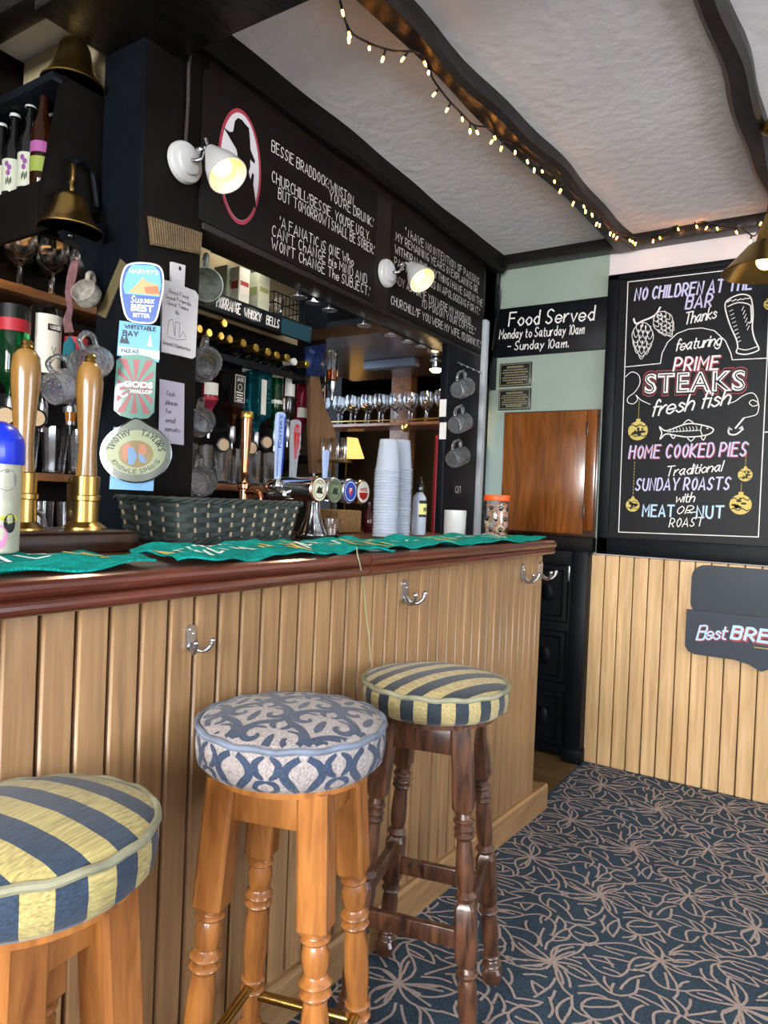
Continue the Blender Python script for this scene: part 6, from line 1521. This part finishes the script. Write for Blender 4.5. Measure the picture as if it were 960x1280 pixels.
# servery bits seen between the taps and cups
p = onX(437, 642, -1.72); t = thing('woven_box', 'small tan woven box behind the beer font', 'box', (-1.66, 2.28, 1.135))
part('box', B().box(-1.72, -1.60, 2.20, 2.36, 1.136, 1.225, .006), mat('tan_weave', '#9a7a4e', .7, var=.4, vscale=120, bump=.6, bscale=150), t)
solo('bar_mat', B().box(-1.50, -1.40, 1.78, 2.02, 1.1355, 1.142, .002), mat('rubber_mat', '#14161c', .6), 'dark rubber drip mat under the tap badges', 'mat')
solo('small_bottle', B().lathe([(.02, 0), (.022, .003), (.022, .07), (.009, .095), (.009, .125), (.0001, .126)], 16, T(-1.62, 2.44, 1.136)), mat('dark_red_glass', '#4a0f14', .1, trans=.3), 'small dark red bottle behind the beer taps', 'bottle')
solo('back_counter', B().box(-2.19, -1.86, .3, 2.85, .0, .92, .004), m_darkwood, 'dark low back counter inside the servery', 'counter')

# extra strip light put unseen behind the fascia to brighten the back bar
zb_ = 2.085
t = thing('added_strip_light', 'added slim strip light, unseen behind the fascia over the back bar', 'light', (-1.745, 2.1, zb_))
part('housing', B().box(-1.76, -1.73, 1.55, 2.65, zb_+.004, zb_+.026, .003), m_white, t)
part('tube', B().tube([(-1.745, 1.57, zb_-.004), (-1.745, 2.63, zb_-.004)], .009, 10), mat('added_strip_glow', '#ffffff', .4, emit='#fff1dc', es=4), t, label='lit white tube of the added light')
part('fixing', B().box(-1.76, -1.682, 2.08, 2.12, zb_+.02, zb_+.03), m_steel, t)
l = bpy.data.lights.new('added_strip_beam', 'AREA'); l.shape = 'RECTANGLE'; l.size = .04; l.size_y = 1.05; l.energy = 1.1; l.color = (1, .93, .84)
lo = bpy.data.objects.new('added_strip_beam', l); COL.objects.link(lo); lo.parent = t; lo.location = (-.006, 0, -.016); lo.rotation_euler = Vector((-.55, 0, -.8)).to_track_quat('-Z', 'Y').to_euler()
# ---------------------------------------------------------------- fairy lights along the beams
fy = thing('fairy_lights', 'string of warm fairy lights looped along the ceiling beam and back wall beam', 'string lights', (-.95, 2.4, 2.5))
path = [onZ(422, -12, 2.50), onZ(436, 36, 2.50), onZ(460, 53, 2.51), onZ(490, 63, 2.515), onZ(523, 66, 2.53), onZ(536, 84, 2.53), onZ(542, 100, 2.52), onZ(560, 124, 2.51), onZ(577, 142, 2.51), onZ(592, 156, 2.51), onZ(612, 160, 2.52), onZ(622, 172, 2.53), onZ(640, 180, 2.53)]
path += [onZ(x, y, 2.53) for x, y in ((660, 196), (680, 212), (703, 230), (720, 246), (740, 262), (752, 274), (765, 284), (780, 294))]
path += [onY(x, y, 3.455) for x, y in ((800, 297), (826, 292), (852, 279), (880, 277), (903, 282), (925, 285), (942, 295), (950, 284), (958, 268), (985, 262))]
wire = smooth(path, 7)
part('wire', B().tube(wire, .0032, 6), m_wire, fy)
# lengths along the wire
cum = [0.0]
for a, c in zip(wire, wire[1:]): cum.append(cum[-1]+(c-a).length)
def at_len(s):
    for i in range(len(cum)-1):
        if cum[i+1] >= s:
            f = (s-cum[i])/max(1e-6, cum[i+1]-cum[i]); return wire[i].lerp(wire[i+1], f)
    return wire[-1].copy()
m_fairy = mat('fairy_bulb', '#fff0d0', .3, emit='#ff9d38', es=30)
n_b = 46; proto = None; rnd = random.Random(5); stems = B(); pos = []
for k in range(n_b):
    s = cum[-1]*min(.995, (k+.5+rnd.uniform(-.42, .42))/n_b); p = at_len(s); d = Vector((rnd.uniform(-.5, .5), rnd.uniform(-.6, .3), -1)).normalized(); q = p+d*.022
    stems.tube([p, q], .0034, 6); pos.append((q+d*.009, d))
part('bulb_holders', stems, m_wire, fy)
for q, d in pos:
    rot = d.to_track_quat('Z', 'Y').to_euler()
    if proto is None:
        proto = link('bulb', B().lathe([(.0030, -.009), (.0036, -.002), (.0030, .005), (.0001, .008)], 10), m_fairy, fy); proto['label'] = 'tiny lit warm bulb'; o = proto
    else: o = proto.copy(); COL.objects.link(o); o.parent = fy
    o.location = q-fy.location; o.rotation_euler = rot

# ---------------------------------------------------------------- brass pendant under the right-hand beam
p = onY(957, 339, 2.62); zt_ = 2.54
t = thing('pendant_lamp', 'lit pendant lamp with flared brass shade hanging before the menu chalkboard', 'pendant lamp', p)
Rp = .135; o = [(Rp, 0), (Rp*.86, .018), (Rp*.62, .055), (Rp*.42, .085), (Rp*.24, .10), (Rp*.2, .135), (Rp*.14, .15)]
part('shade', B().lathe(o+[(r-.003, z-.002) for r, z in o[::-1]], 36, T(*p), closed=True), m_brass, t)
part('bulb', B().ball((p.x, p.y, p.z+.035), .030, 16, 10), mat('pendant_bulb', '#fff2d6', .4, emit='#ffcf80', es=14), t, label='lit warm bulb')
part('lamp_holder', B().lathe([(.014, .06), (.017, .07), (.017, .15), (.012, .17), (.006, .19)], 18, T(*p)), m_brass, t)
part('cord', B().tube([(p.x, p.y, p.z+.18), (p.x, p.y, zt_+.03)], .0035, 8).tube([(p.x+.005, p.y, p.z+.2), (p.x+.006, p.y+.01, zt_+.02)], .0028, 6), m_wire, t)
part('ceiling_cup', B().lathe([(.035, zt_+.02-p.z), (.03, zt_-.005-p.z), (.008, zt_-.02-p.z)], 20, T(*p)), m_brass, t)
l = bpy.data.lights.new('pendant_light', 'SPOT'); l.energy = 12; l.color = (1, .76, .46); l.spot_size = 2.4; l.spot_blend = .5; l.shadow_soft_size = .03
lo = bpy.data.objects.new('pendant_light', l); COL.objects.link(lo); lo.parent = t; lo.location = (0, 0, -.002)
